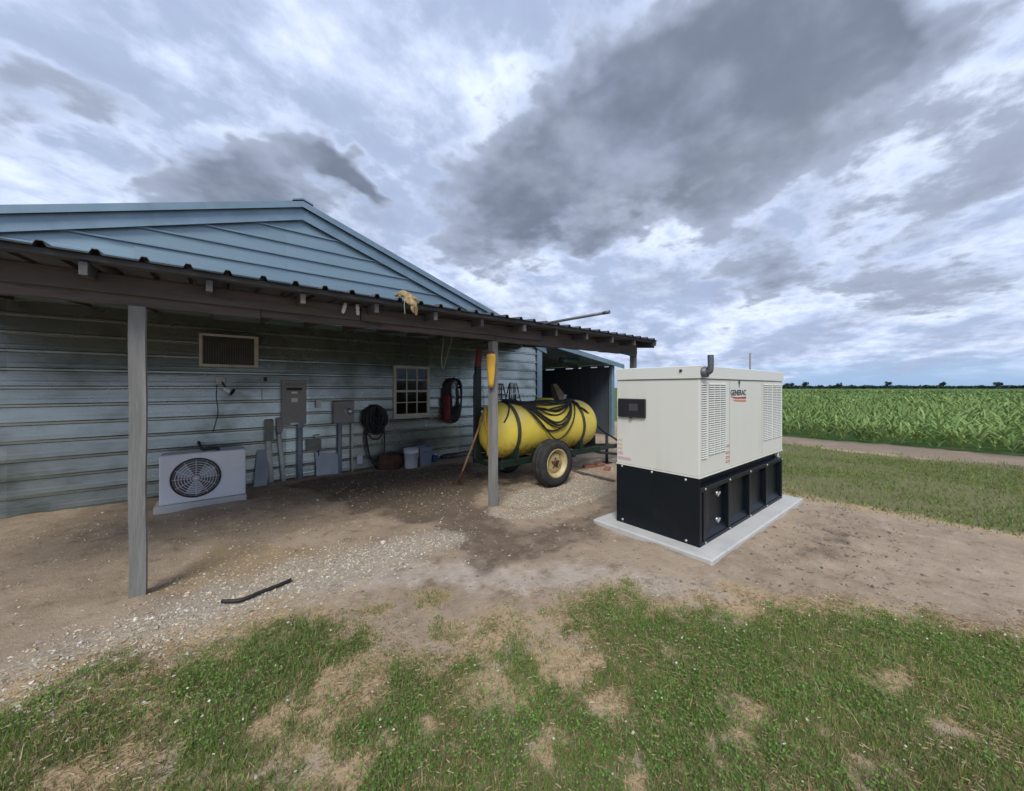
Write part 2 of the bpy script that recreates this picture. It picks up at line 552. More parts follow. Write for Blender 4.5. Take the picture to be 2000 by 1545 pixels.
def np_mesh(name, V, F, m, tint=None, smooth=False):
    """mesh from arrays, every face with the same number of corners"""
    me = bpy.data.meshes.new(name)
    k = F.shape[1]
    me.vertices.add(len(V)); me.vertices.foreach_set('co', np.ascontiguousarray(V, dtype=np.float32).ravel())
    me.loops.add(F.size); me.loops.foreach_set('vertex_index', np.ascontiguousarray(F, dtype=np.int32).ravel())
    me.polygons.add(len(F)); me.polygons.foreach_set('loop_start', np.arange(0, F.size, k, dtype=np.int32))
    me.polygons.foreach_set('use_smooth', np.full(len(F), smooth))
    me.update(calc_edges=True)
    if tint is not None:
        at = me.color_attributes.new('tint', 'FLOAT_COLOR', 'POINT')
        c = np.ones((len(V), 4), np.float32); c[:, :3] = tint
        at.data.foreach_set('color', c.ravel())
    me.materials.append(MATS[m])
    o = bpy.data.objects.new(name, me)
    COL.objects.link(o)
    return o


# ------------------------------------------------------------------ ground maps (all in metres on the ground)
def vnoise(x, y, seed=0):
    xi, yi = np.floor(x).astype(np.int64), np.floor(y).astype(np.int64)
    fx, fy = x - xi, y - yi
    fx, fy = fx * fx * (3 - 2 * fx), fy * fy * (3 - 2 * fy)

    def h(a, b_):
        n = (a * 374761393 + b_ * 668265263 + seed * 144269504) & 0xffffffff
        n = ((n ^ (n >> 13)) * 1274126177) & 0xffffffff
        return ((n ^ (n >> 16)) & 0xffff) / 65535.0
    return (h(xi, yi) * (1 - fx) + h(xi + 1, yi) * fx) * (1 - fy) + (h(xi, yi + 1) * (1 - fx) + h(xi + 1, yi + 1) * fx) * fy


def fbm(x, y, sc, oct_=4, seed=0):
    t, a, s = 0, .5, 0
    for i in range(oct_):
        t = t + a * vnoise(x * sc + 31.7 * i, y * sc + 17.3 * i, seed + i); s += a
        a *= .5; sc *= 2.03
    return t / s


def sdist(x, y, poly):
    """signed distance to a polygon, positive inside"""
    d = np.full(x.shape, 1e9); ins = np.zeros(x.shape, bool)
    n = len(poly)
    for i in range(n):
        ax, ay = poly[i]; bx, by = poly[(i + 1) % n]
        ex, ey = bx - ax, by - ay
        t = np.clip(((x - ax) * ex + (y - ay) * ey) / (ex * ex + ey * ey + 1e-12), 0, 1)
        d = np.minimum(d, (x - ax - t * ex) ** 2 + (y - ay - t * ey) ** 2)
        c = ((ay > y) != (by > y)) & (x < (bx - ax) * (y - ay) / (by - ay + 1e-12) + ax)
        ins ^= c
    d = np.sqrt(d)
    return np.where(ins, d, -d)


def ldist(x, y, line):
    d = np.full(x.shape, 1e9)
    for (ax, ay), (bx, by) in zip(line[:-1], line[1:]):
        ex, ey = bx - ax, by - ay
        t = np.clip(((x - ax) * ex + (y - ay) * ey) / (ex * ex + ey * ey), 0, 1)
        d = np.minimum(d, (x - ax - t * ex) ** 2 + (y - ay - t * ey) ** 2)
    return np.sqrt(d)


G = lambda *ps: [onG(*p) for p in ps]
LAWN = G((0, 1400), (250, 1310), (420, 1268), (520, 1238), (640, 1218), (720, 1240), (800, 1280), (880, 1310), (930, 1268), (965, 1232), (1060, 1208),
         (1120, 1190), (1150, 1160), (1230, 1165), (1320, 1180), (1420, 1195), (1580, 1195), (1800, 1215), (2000, 1250)) + [(9, -4), (4, -7), (-7, -3), (-5, 2)]
TRENCH = G((572, 948), (700, 925), (800, 915), (935, 900), (948, 960), (975, 1012), (1040, 1022), (1120, 1003), (1205, 968), (1200, 1012),
           (1165, 1045), (1060, 1085), (950, 1110), (890, 1075), (810, 1035), (700, 1000), (630, 972))
OCHRE = G((300, 1160), (430, 1065), (560, 1062), (720, 1070), (700, 1105), (560, 1125), (430, 1150))
BAND1 = G((150, 1300), (300, 1235), (421, 1178), (520, 1150), (620, 1110), (720, 1083), (800, 1066), (870, 1050))
BAND2 = G((965, 1003), (1010, 1010), (1060, 1000), (1110, 985), (1150, 970), (1205, 952))
PALE = G((300, 1260), (480, 1195), (640, 1150), (780, 1115), (900, 1115), (1020, 1135), (1150, 1120), (1290, 1150), (1400, 1165))
YARD = [(-3, 4.2), (2.2, 4.0), (4.6, 3.6), (6.5, 3.3), (12, 3.5), (12, 9), (-3, 9)]
FARLAWN = [(6.75, -8), (6.75, 1.6), (7.2, 2.6), (8.5, 3.2), (11.5, 4.6), (12.6, 4.2), (13.0, 0), (13.0, -8)]
HEADLAND = [(12.4, -30), (12.4, 6), (14.6, 8), (14.6, -30)]
STRAW = [(*onG(1085, 1245), .19), (*onG(1100, 1290), .14), (*onG(1185, 1370), .14), (*onG(935, 1330), .17), (*onG(905, 1225), .2), (*onG(600, 1455), .13),
         (*onG(560, 1390), .10), (*onG(700, 1330), .12), (*onG(660, 1340), .10), (*onG(1430, 1385), .07), (*onG(1330, 1275), .05), (*onG(960, 1215), .26),
         (*onG(1240, 1530), .08), (*onG(1050, 1440), .09), (*onG(1060, 1480), .07), (*onG(1450, 1470), .09), (*onG(830, 1420), .08), (*onG(730, 1440), .06),
         (*onG(640, 1490), .07), (*onG(300, 1450), .09), (*onG(1750, 1330), .10), (*onG(1900, 1420), .08), (*onG(150, 1500), .1), (*onG(1670, 1480), .1)]
TUFT = [(*onG(840, 1170), .22), (*onG(735, 1185), .10), (*onG(880, 1215), .12), (*onG(960, 1222), .10), (*onG(540, 1245), .16), (*onG(640, 1250), .2),
        (*onG(700, 1270), .12), (*onG(470, 1255), .1), (*onG(1080, 1200), .1), (*onG(1010, 1290), .15), (*onG(890, 1240), .12)]


def blobs(x, y, L, sx=1.0):
    t = np.zeros(x.shape)
    for (a, c, r) in L: t = np.maximum(t, np.exp(-(((x - a) ** 2 + (y - c) ** 2) / (r * r))))
    return t


def smooth(v, a, b_):
    t = np.clip((v - a) / (b_ - a), 0, 1)
    return t * t * (3 - 2 * t)


def lawn_mask(x, y):
    n = fbm(x, y, 2.2, 4, 3) - .5
    n2 = fbm(x, y, 8.0, 4, 9) - .5
    n3 = fbm(x, y, 22.0, 3, 13) - .5
    g = smooth(sdist(x, y, LAWN) + n * .50 + n2 * .35, -.22, .18)
    right = smooth(.777 * x - .629 * y, .15, .70)            # thicker sward on the open side
    hole = blobs(x + n2 * .45, y + n * .45, STRAW)
    thin = smooth(fbm(x, y, 3.6, 4, 21) + n2 * .2, .46, .70) * (1 - .85 * right)
    g = g * (1 - np.clip(hole * 1.0 - .12, 0, .80)) * (1 - .36 * thin)
    g = np.clip(g * (1 + n3 * .9) + n3 * .18 * (g > .04), 0, 1)
    g = np.maximum(g, .55 * smooth(blobs(x + n2 * .45, y + n * .4, TUFT) + n2 * .5, .20, .95))
    return g


def litter_mask(x, y):
    n = fbm(x, y, 1.9, 4, 103) - .5
    return smooth(sdist(x, y, LAWN) + n * .9, -.55, .05)


def far_mask(x, y):
    n = fbm(x, y, .9, 4, 31) - .5
    return smooth(sdist(x, y, FARLAWN) + n * 1.2, -.2, .5)


def zones(x, y):
    n = fbm(x, y, 1.6, 4, 5) - .5
    n2 = fbm(x, y, 6.0, 3, 15) - .5
    soil = smooth(sdist(x, y, TRENCH) + n * .7 + n2 * .3, -.32, .38) * (.72 + .5 * fbm(x, y, 1.1, 3, 19))
    gr1 = np.clip(1 - ldist(x, y, BAND1) / (.32 + .34 * smooth(-(x - 1.6), -1.2, 1.2)), 0, 1)
    gr2 = np.clip(1 - ldist(x, y, BAND2) / .15, 0, 1)
    gr2 = np.maximum(gr2, .55 * smooth(sdist(x, y, [BAND2[0], BAND2[2], BAND2[5], (5.6, 4.6), (4.4, 4.5), (3.0, 4.3)]) + n * .5, -.15, .25))
    grav = np.clip(np.maximum(gr1, gr2) * 1.3 + n2 * .5, 0, 1)
    och = smooth(sdist(x, y, OCHRE) + n * .35, -.22, .2)
    yard = smooth(sdist(x, y, YARD) + n * .8, -.3, .4)
    head = smooth(sdist(x, y, HEADLAND) + n * 1.2, -.2, .3)
    soil = soil * (.80 + .20 * smooth(y, 3.3, 4.4))
    ch = np.exp(-(((x - 4.8) / 1.3) ** 2 + ((y - .85) / .42) ** 2))
    soil = np.maximum(soil, np.clip(ch * .42 + n2 * 1.6 * ch, 0, .65))
    return soil, grav, och, yard, head


PAD = (3.44, 6.36, 1.41, 2.74)


def gz(x, y):
    x, y = np.asarray(x, float), np.asarray(y, float)
    h = (fbm(x, y, .7, 3, 41) - .5) * .06 + (fbm(x, y, 5.0, 4, 47) - .5) * .040
    far = np.sqrt(x * x + y * y)
    h = h * np.clip(1.4 - far / 60, .0, 1)
    # churned clods to the right of the pad
    ch = np.exp(-(((x - 4.6) / 1.3) ** 2 + ((y - .75) / .5) ** 2))
    h = h + ch * (fbm(x, y, 9, 3, 53) - .4) * .09
    px = np.maximum(np.maximum(PAD[0] - x, x - PAD[1]), np.maximum(PAD[2] - y, y - PAD[3]))
    h = np.where(px < .3, h * .5 * np.clip(px / .3, 0, 1), h)
    bank = np.clip(1 - np.abs(px - .03) / .16, 0, 1) * (fbm(x, y, 3.5, 3, 57) - .30) * .085      # soil washed against the slab
    for cx_ in (-.46, 2.89, 6.19): h = h + .03 * np.exp(-((x - cx_) ** 2 + (y - 3.97) ** 2) / .018)
    return h + np.where(px > -.02, np.maximum(bank, 0), 0)


def make_ground():
    def axis(lo, hi, step):
        fine = np.arange(lo, hi + step / 2, step)
        g = []; d = step
        while (sum(g) if g else 0) < 3500:
            d *= 1.28; g.append(d)
        c = np.cumsum(g)
        return np.concatenate([lo - c[::-1], fine, hi + c])
    xs, ys = axis(-4.5, 13.5, .055), axis(-2.5, 9.0, .055)
    X, Y = np.meshgrid(xs, ys, indexing='ij')
    Z = gz(X, Y)
    V = np.stack([X, Y, Z], -1).reshape(-1, 3)
    nx, ny = len(xs), len(ys)
    i = np.arange(nx * ny).reshape(nx, ny)
    F = np.stack([i[:-1, :-1], i[1:, :-1], i[1:, 1:], i[:-1, 1:]], -1).reshape(-1, 4)
    x, y = V[:, 0], V[:, 1]
    soil, grav, och, yard, head = zones(x, y)
    lawn = np.maximum(lawn_mask(x, y), far_mask(x, y))
    field = smooth(x + (fbm(x, y, .5, 2, 77) - .5) * .6, 14.2, 14.8)
    lawn = np.where(x > 60, .9, lawn)
    litter = litter_mask(x, y)
    pale = np.clip(1 - ldist(x, y, PALE) / .42, 0, 1)
    m_ = bpy.data.materials.new('ground'); m_.use_nodes = True
    nt = m_.node_tree; b = NB(nt); bs = nt.nodes['Principled BSDF']
    tc = b.n('ShaderNodeTexCoord'); P = tc.outputs['Object']
    a1 = b.n('ShaderNodeAttribute', attribute_name='zones')
    a2 = b.n('ShaderNodeAttribute', attribute_name='zones_more')
    s1 = b.n('ShaderNodeSeparateColor'); s2 = b.n('ShaderNodeSeparateColor')
    nt.links.new(a1.outputs['Color'], s1.inputs[0]); nt.links.new(a2.outputs['Color'], s2.inputs[0])
    soil_, grav_, och_ = s1.outputs
    lawn_, head_, field_ = s2.outputs
    nL, nM, nF, nX = b.noise(P, .9, 5, .6), b.noise(P, 6, 6, .65), b.noise(P, 34, 5, .7), b.noise(P, 140, 3, .7)
    dirt = b.mix(b.sm(nL, .32, .68), (.395, .305, .22), (.285, .217, .153))
    dirt = b.mix(b.sm(nM, .48, .70), dirt, (.40, .325, .25))
    dust = b.sm(b.m('ADD', a2.outputs['Alpha'], b.m('MULTIPLY', b.m('SUBTRACT', nM, .5), .9)), .30, .85)
    dirt = b.mix(b.m('MULTIPLY', dust, .8), dirt, b.mix(b.sm(nM, .4, .65), (.40, .335, .275), (.50, .43, .365)))
    dirt = b.mix(b.m('MULTIPLY', b.sm(nM, .46, .30), .6), dirt, (.155, .115, .082))
    # stony ochre and straw litter
    ochc = b.mix(b.sm(nM, .35, .65), (.40, .29, .16), (.30, .225, .14))
    dirt = b.mix(b.m('MULTIPLY', b.sm(b.m('ADD', och_, b.m('MULTIPLY', b.m('SUBTRACT', nM, .5), .8)), .3, .8), .8), dirt, ochc)
    soilc = b.mix(b.sm(nM, .35, .68), (.150, .112, .080), (.095, .070, .050))
    soilc = b.mix(b.sm(nF, .52, .72), soilc, (.19, .155, .125))
    sf = b.sm(b.m('ADD', soil_, b.m('MULTIPLY', b.m('SUBTRACT', nM, .5), .7)), .3, .75)
    dirt = b.mix(b.m('MULTIPLY', sf, .88), dirt, soilc)
    gc = b.mix(b.sm(nF, .4, .65), (.46, .41, .34), (.30, .255, .20))
    gf = b.sm(b.m('ADD', grav_, b.m('MULTIPLY', b.m('SUBTRACT', nF, .5), .9)), .35, .85)
    dirt = b.mix(b.m('MULTIPLY', gf, .75), dirt, gc)
    # thatch under the sward
    th = b.mix(b.sm(nF, .36, .62), (.49, .36, .205), (.35, .25, .14))
    th = b.mix(b.sm(b.noise(P, 3.2, 5, .6), .50, .66), th, (.41, .32, .235))
    lit = b.m('ADD', a1.outputs['Alpha'], b.m('MULTIPLY', b.m('SUBTRACT', nM, .5), 1.1))
    tz = b.m('MAXIMUM', b.m('MULTIPLY', b.sm(lit, .25, .95), .85), b.m('MULTIPLY', b.sm(lawn_, .02, .35), .7))
    c = b.mix(tz, dirt, th)
    grn = b.mix(b.sm(nF, .4, .65), (.085, .115, .034), (.15, .135, .065))
    c = b.mix(b.m('MULTIPLY', b.sm(b.m('ADD', lawn_, b.m('MULTIPLY', b.m('SUBTRACT', nF, .5), .9)), .45, .95), .85), c, grn)
    hc = b.mix(b.sm(nM, .4, .65), (.20, .155, .135), (.115, .09, .075))
    c = b.mix(b.m('MULTIPLY', b.sm(b.m('ADD', head_, b.m('MULTIPLY', b.m('SUBTRACT', nL, .5), 1.2)), .35, .95), .5), c, hc)
    fc = b.mix(b.sm(nL, .35, .65), (.045, .105, .025), (.075, .13, .032))
    c = b.mix(field_, c, fc)
    c = b.mix(b.m('MULTIPLY', b.sm(nX, .50, .78), .35), c, (.50, .44, .36))
    c = b.mix(b.m('MULTIPLY', b.sm(nX, .46, .24), .4), c, (.11, .09, .07))
    b.put(bs.inputs['Base Color'], c)
    bs.inputs['Roughness'].default_value = .95
    bs.inputs['Specular IOR Level'].default_value = .15
    bp = b.n('ShaderNodeBump'); bp.inputs['Strength'].default_value = .9; bp.inputs['Distance'].default_value = .02
    b.put(bp.inputs['Height'], b.m('ADD', b.m('MULTIPLY', nF, .7), b.m('ADD', b.m('MULTIPLY', nX, .3), nM)))
    b.put(bs.inputs['Normal'], bp.outputs[0])
    MATS['ground'] = m_
    o = np_mesh('ground', V, F, 'ground', smooth=True)
    for nm, ch in (('zones', (soil, grav, och)), ('zones_more', (lawn, head, field))):
        at = o.data.color_attributes.new(nm, 'FLOAT_COLOR', 'POINT')
        q = np.ones((len(V), 4), np.float32)
        for k in range(3): q[:, k] = ch[k]
        q[:, 3] = litter if nm == 'zones' else pale
        at.data.foreach_set('color', q.ravel())
    tag(o, kind='structure')


make_ground()

# ------------------------------------------------------------------ barn with the gable end towards the yard
WY = 7.40                                   # plane of the gable wall
APX, APZ = 1.19, 4.81
SL = .335
BX0, BX1 = APX - 5.78, APX + 5.78           # corners of the gable end
WX0, WX1, WZ0, WZ1 = 2.84, 3.64, .99, 2.05  # window opening


def roof_z(x): return APZ - SL * abs(x - APX)


RIB = .2286


def wall_profile(z0, z1):
    """(z, out) rows of ribbed sheet between two heights: a high rib every nine inches and, low down, two slight ones between"""
    lo_rib = 0.0
    ln = .014 if z0 < 2.6 else .007
    rows = []
    k0 = int(math.floor(z0 / RIB)) - 1
    for k in range(k0, int(z1 / RIB) + 2):
        zc = k * RIB
        for dz, out in ((-.026, 0), (-.012, .032), (.012, .032), (.026, ln), (.062, ln * .8), (.070, ln * .78 + lo_rib), (.082, ln * .7 + lo_rib), (.090, ln * .62),
                        (.138, ln * .35), (.146, ln * .3 + lo_rib), (.158, ln * .25 + lo_rib), (.166, ln * .2)):
            rows.append((zc + dz, out))
    rows.sort()
    inner = [r for r in rows if z0 < r[0] < z1]

    def at(z):
        for (a, b_) in zip(rows[:-1], rows[1:]):
            if a[0] <= z <= b_[0]:
                t = (z - a[0]) / max(b_[0] - a[0], 1e-9)
                return (z, a[1] + (b_[1] - a[1]) * t)
        return (z, 0)
    return [at(z0)] + inner + [at(z1)]


barn = thing('metal_barn', 'barn with ribbed grey metal gable wall rising behind the lean-to canopy', 'barn', (APX, WY, 0))


def siding(x0, x1, z0, z1, lift=0.0):
    vs, fs = [], []
    for (z, out) in wall_profile(z0, z1):
        lim = max(0, (APZ - .02 - z) / SL)
        a, c = max(x0, APX - lim), min(x1, APX + lim)
        if c - a < .01:
            if not vs: return None
            a = c = (a + c) / 2
        wob = .004 * math.sin(z * 5 + x0 * 3)
        for q in range(5):                    # slight waviness along each sheet
            xx = a + (c - a) * q / 4
            vs.append((xx, WY - out - lift + wob * math.sin(xx * 2.1), z))
    n = len(vs) // 5
    for i in range(n - 1):
        for q in range(4):
            fs.append((i * 5 + q, i * 5 + q + 1, (i + 1) * 5 + q + 1, (i + 1) * 5 + q))
    if n < 2: return None
    mb = MB(); mb.add(vs, fs)
    return mb.build('siding_sheet', 'galvanised' if z0 > 2.6 else 'galvanised_old', barn)


course = RIB * 4
z = -.05
ci = 0
while z < APZ:
    z1 = min(z + course, APZ)
    splits = [BX0, BX0 + 2.6 + (ci % 2) * 1.1, .95 + (ci % 2) * .35, 4.4 + (ci % 2) * .7, BX1]
    for k, (a, c) in enumerate(zip(splits[:-1], splits[1:])):
        zz0, lift = z - .02, (k % 2) * .0035 + (ci % 2) * .0017
        if a < WX1 and c > WX0 and z1 > WZ0 and z < WZ1:           # cut round the window
            if WX0 - a > .02: siding(a, WX0, zz0, z1, lift)
            if c - WX1 > .02: siding(WX1, c, zz0, z1, lift)
            lo, hi = max(a, WX0), min(c, WX1)
            if WZ0 - zz0 > .02: siding(lo, hi, zz0, min(WZ0, z1), lift)
            if z1 - WZ1 > .02: siding(lo, hi, max(WZ1, zz0), z1, lift)
        else:
            siding(a, c, zz0, z1, lift)
    z = z1; ci += 1

# side walls, back wall and roof of the barn
DEPTH = 15.0
for x in (BX0, BX1):
    MB().box(x - .02, x + .02, WY + .02, WY + DEPTH, 0, roof_z(x) - .02).build('side_wall', 'galvanised', barn)
MB().prism([(BX0, WY + DEPTH, 0), (BX1, WY + DEPTH, 0), (BX1, WY + DEPTH, roof_z(BX1)), (APX, WY + DEPTH, APZ - .03), (BX0, WY + DEPTH, roof_z(BX0))], (0, .04, 0)).build('back_wall', 'galvanised', barn)
for s in (-1, 1):
    e = APX + s * 6.0
    mb = MB()
    for t in (0, .025):
        pass
    mb.prism([(APX, WY - .10, APZ + .035), (e, WY - .10, roof_z(e) + .035), (e, WY - .10, roof_z(e) + .06), (APX, WY - .10, APZ + .06)], (0, DEPTH + .3, 0))
    roofp = mb.build('roof_slope', 'galvanised_trim', barn)
    # ribs on top of the roof sheets, running down the slope
    mb = MB()
    yy = WY
    while yy < WY + DEPTH:
        mb.bar((APX + s * .05, yy, APZ + .07), (e, yy, roof_z(e) + .07), .05, .03, 0)
        yy += .6
    mb.build('roof_rib', 'galvanised_trim', roofp)
    # rake flashing: a wide flat leg on the wall, a narrow lip over the edge
    def band(d0, d1, y, name, m):
        p = [(APX, y, APZ + .055 - d0), (e, y, roof_z(e) + .055 - d0), (e, y, roof_z(e) + .055 - d1), (APX, y, APZ + .055 - d1)]
        return MB().prism(p, (0, .012, 0)).build(name, m, barn)
    band(0.0, .105, WY - .125, 'rake_lip', 'galvanised_trim')
    band(.095, .30, WY - .062, 'rake_flashing', 'galvanised_trim')
    band(.285, .31, WY - .075, 'rake_bead', 'galvanised_trim')
MB().prism([(APX - .16, WY - .135, APZ + .02), (APX, WY - .135, APZ + .075), (APX + .16, WY - .135, APZ + .02), (APX + .16, WY - .135, APZ + .045), (APX, WY - .135, APZ + .10), (APX - .16, WY - .135, APZ + .045)],
           (0, DEPTH, 0)).build('ridge_cap', 'galvanised_trim', barn)
MB().prism([(BX1 - .13, WY - .05, 0), (BX1 + .055, WY - .05, 0), (BX1 + .055, WY + .10, 0), (BX1 + .045, WY + .10, 0), (BX1 + .045, WY - .038, 0), (BX1 - .13, WY - .038, 0)], (0, 0, 2.80)).build('corner_trim', 'galvanised_trim', barn)
# window
win = MB()
for (a, c, zz0, zz1) in ((WX0, WX0 + .055, WZ0, WZ1), (WX1 - .055, WX1, WZ0, WZ1), (WX0 + .055, WX1 - .055, WZ1 - .05, WZ1), (WX0 + .055, WX1 - .055, WZ0, WZ0 + .06)):
    win.box(a, c, WY - .05, WY + .05, zz0, zz1, .004)
win = win.build('window', 'cream_paint', barn)
MB().box(WX0 - .02, WX1 + .02, WY - .075, WY - .03, WZ0 - .035, WZ0 - .002, .004).build('sill', 'cream_paint', win)
ix0, ix1, iz0, iz1 = WX0 + .055, WX1 - .055, WZ0 + .06, WZ1 - .05
cw, rh = (ix1 - ix0) / 3, (iz1 - iz0) / 4
MB().box(ix0, ix1, WY - .032, WY + .01, iz0 + 2 * rh - .022, iz0 + 2 * rh + .022, .003).build('meeting_rail', 'cream_paint', win)
for k in (1, 2):
    MB().box(ix0 + k * cw - .010, ix0 + k * cw + .010, WY - .026, WY - .002, iz0, iz1).build('muntin', 'cream_paint', win)
for k in (1, 3):
    MB().box(ix0, ix1, WY - .024, WY - .004, iz0 + k * rh - .009, iz0 + k * rh + .009).build('muntin', 'cream_paint', win)
for i in range(3):
    for j in range(4):
        t = random.uniform(-.004, .004)
        x0, x1, z0_, z1_ = ix0 + i * cw, ix0 + (i + 1) * cw, iz0 + j * rh, iz0 + (j + 1) * rh
        MB().prism([(x0, WY - .012 + t, z0_), (x1, WY - .012 - t, z0_), (x1, WY - .012 - t, z1_), (x0, WY - .012 + t, z1_)], (0, .004, 0)).build('pane', 'window_glass', win)
mb = MB()
mb.add([(WX0 - .3, WY + .9, WZ0 - .4), (WX1 + .3, WY + .9, WZ0 - .4), (WX1 + .3, WY + .9, WZ1 + .3), (WX0 - .3, WY + .9, WZ1 + .3)], [(0, 1, 2, 3)])
mb.build('room_backing', 'room_dark', win)
cv, cf = [], []
for q in range(25):
    xx = ix0 + (ix1 - ix0) * q / 24
    for zz in (iz0 + rh * 1.2, iz0 + rh * (2.72 + .22 * math.sin(q * .26))):
        cv.append((xx, WY + .12 + .012 * math.sin(q * 1.7), zz))
for q in range(24): cf.append((2 * q, 2 * q + 2, 2 * q + 3, 2 * q + 1))
MB().add(cv, cf, True).build('curtain', 'curtain_cloth', win)

# ------------------------------------------------------------------ lean-to canopy
EY, EZ, CSL = 3.60, 2.475, .09              # eave line and pitch


def cz(y): return EZ + CSL * (y - EY)


CX0, CX1 = -3.1, 6.36
canopy = thing('lean_to_canopy', 'timber lean-to canopy with ribbed metal roof along the barn wall', 'canopy', (2.89, 3.97, 0))
# roof sheets
first = None
SW = RIB * 4
nsh = int(round((CX1 - CX0) / SW))
for k in range(nsh):
    x0 = CX1 - (k + 1) * SW
    if first is None:
        mb = MB(); prof = []
        for r in range(4):
            b0 = x0 + r * RIB
            prof += [(b0, 0), (b0 + .085, 0), (b0 + .10, .032), (b0 + .128, .032), (b0 + .143, 0)]
        prof.append((x0 + SW + .02, .002))
        ny = 6
        vs, fs = [], []
        for q in range(ny + 1):
            y = EY - .03 + (WY - .04 - EY + .03) * q / ny
            for (xx, h) in prof: vs.append((xx, y, cz(y) + h + .002))
            for (xx, h) in prof: vs.append((xx, y, cz(y) + h - .002))
        n = len(prof)
        for q in range(ny):
            for i in range(n - 1):
                a = q * 2 * n + i
                fs.append((a, a + 1, a + 2 * n + 1, a + 2 * n))
                a += n
                fs.append((a, a + 2 * n, a + 2 * n + 1, a + 1))
        for i in range(n - 1): fs.append((i, i + n, i + n + 1, i + 1))
        mb.add(vs, fs)
        first = mb.build('roof_sheet', 'roof_metal', canopy)
    else:
        dup(first, 'roof_sheet', (-k * SW, 0, .0006 * (k % 2)), canopy)
# purlins along the roof
for y in (EY + .06, 4.55, 5.5, 6.45, 7.28):
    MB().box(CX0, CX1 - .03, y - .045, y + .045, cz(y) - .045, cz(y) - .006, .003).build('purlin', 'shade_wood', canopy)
# rafters with sawn ends showing under the eave
rx = .60
xs_r = [.60 + k * .637 for k in range(-5, 10)]
r0 = None
for k, x in enumerate([q for q in xs_r if CX0 < q < CX1]):
    y0 = EY + .045 + random.uniform(-.03, .03)
    d = MB()
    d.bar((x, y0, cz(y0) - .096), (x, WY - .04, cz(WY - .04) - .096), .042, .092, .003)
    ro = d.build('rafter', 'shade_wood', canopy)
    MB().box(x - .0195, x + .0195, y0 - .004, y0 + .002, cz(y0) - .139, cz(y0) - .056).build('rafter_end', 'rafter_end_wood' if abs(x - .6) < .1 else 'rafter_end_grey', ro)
# end board over the right gable of the canopy
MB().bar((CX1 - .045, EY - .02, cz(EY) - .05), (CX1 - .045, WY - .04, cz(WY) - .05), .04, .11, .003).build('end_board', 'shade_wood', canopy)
# beam in lengths with uneven bottom edges, lapped on the posts
BY = 3.97
for (a, c, zb, zt, m, dy) in ((CX0, .31, 2.215, 2.432, 'old_wood', -.006), (.315, 2.885, 2.232, 2.432, 'old_wood', 0), (2.892, 6.26, 2.222, 2.432, 'old_wood', .006)):
    vs, fs = [], []
    n = 24
    for q in range(n + 1):
        x = a + (c - a) * q / n
        e = .004 * math.sin(q * 2.3 + a) + random.uniform(-.003, .003)
        for (y, zz) in ((BY - .045 + dy, zb + e), (BY + .045 + dy, zb + e), (BY + .045 + dy, zt), (BY - .045 + dy, zt)):
            vs.append((x, y, zz))
    for q in range(n):
        for i in range(4):
            fs.append((q * 4 + i, q * 4 + (i + 1) % 4, q * 4 + 4 + (i + 1) % 4, q * 4 + 4 + i))
    fs += [(0, 1, 2, 3), tuple(n * 4 + i for i in range(4))]
    MB().add(vs, fs).build('beam', m, canopy)
for (a, c) in ((CX0, 1.15), (1.16, 3.7)):
    MB().box(a, c, BY - .085, BY - .052, 2.238 + .05, 2.425, .004).build('ledger_board', 'old_wood', canopy)
for x in (-.46, 2.89, 6.19):
    vs, fs = [], []
    n = 10
    for q in range(n + 1):
        zz = -.08 + (2.215 + .08) * q / n
        wv = .003 * math.sin(q * 1.3 + x)
        for (sx, sy) in ((-1, -1), (1, -1), (1, 1), (-1, 1)):
            vs.append((x + sx * .046 + wv, BY + sy * .046 + wv * .5, zz))
    for q in range(n):
        for i in range(4): fs.append((q * 4 + i, q * 4 + (i + 1) % 4, q * 4 + 4 + (i + 1) % 4, q * 4 + 4 + i))
    fs += [(0, 1, 2, 3), tuple(n * 4 + i for i in range(4))]
    MB().add(vs, fs).build('post', 'grey_wood', canopy)
MB().bar((6.19, BY - .06, 2.20), (5.75, BY - .06, 2.24), .02, .06).build('brace', 'shade_wood', canopy)

# ------------------------------------------------------------------ open shed at the far corner of the barn
shed = thing('open_shed', 'dark open-fronted metal shed joined to the far corner of the barn', 'shed', (8.7, WY, 0))
SX1 = 10.32


def shz(x): return 2.86 - .145 * (x - BX1)


for k in range(4):                                    # right wall, sheet by sheet
    y0 = WY + .08 + k * 1.35
    mb = MB(); vs, fs = [], []; prof = []
    y = y0
    while y < y0 + 1.33:
        prof += [(y, 0), (y + .09, 0), (y + .105, .003), (y + .135, .003), (y + .15, 0)]; y += RIB
    prof.append((y0 + 1.36, 0))
    top = 2.22
    for (yy, h) in prof:
        vs += [(SX1 - .03 - h, yy, -.03), (SX1 - .03 - h, yy, top)]
    for i in range(len(prof) - 1): fs.append((2 * i, 2 * i + 2, 2 * i + 3, 2 * i + 1))
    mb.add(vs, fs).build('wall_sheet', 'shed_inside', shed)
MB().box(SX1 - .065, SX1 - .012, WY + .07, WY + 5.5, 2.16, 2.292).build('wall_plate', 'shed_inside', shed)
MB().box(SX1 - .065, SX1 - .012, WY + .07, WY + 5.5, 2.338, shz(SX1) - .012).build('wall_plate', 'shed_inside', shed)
slits = sorted((onX(px, 719, SX1 - .04)[0], hl) for (px, hl) in ((1073, .30), (1112, .20), (1132, .10), (1160, .16), (1185, .12)))
edge = WY + .07                                       # blocking between the plates leaves slits of daylight
for (yc, hl) in slits + [(WY + 5.5, 0)]:
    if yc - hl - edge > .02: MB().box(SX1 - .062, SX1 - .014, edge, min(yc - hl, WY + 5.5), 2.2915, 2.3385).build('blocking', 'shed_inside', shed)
    edge = yc + hl
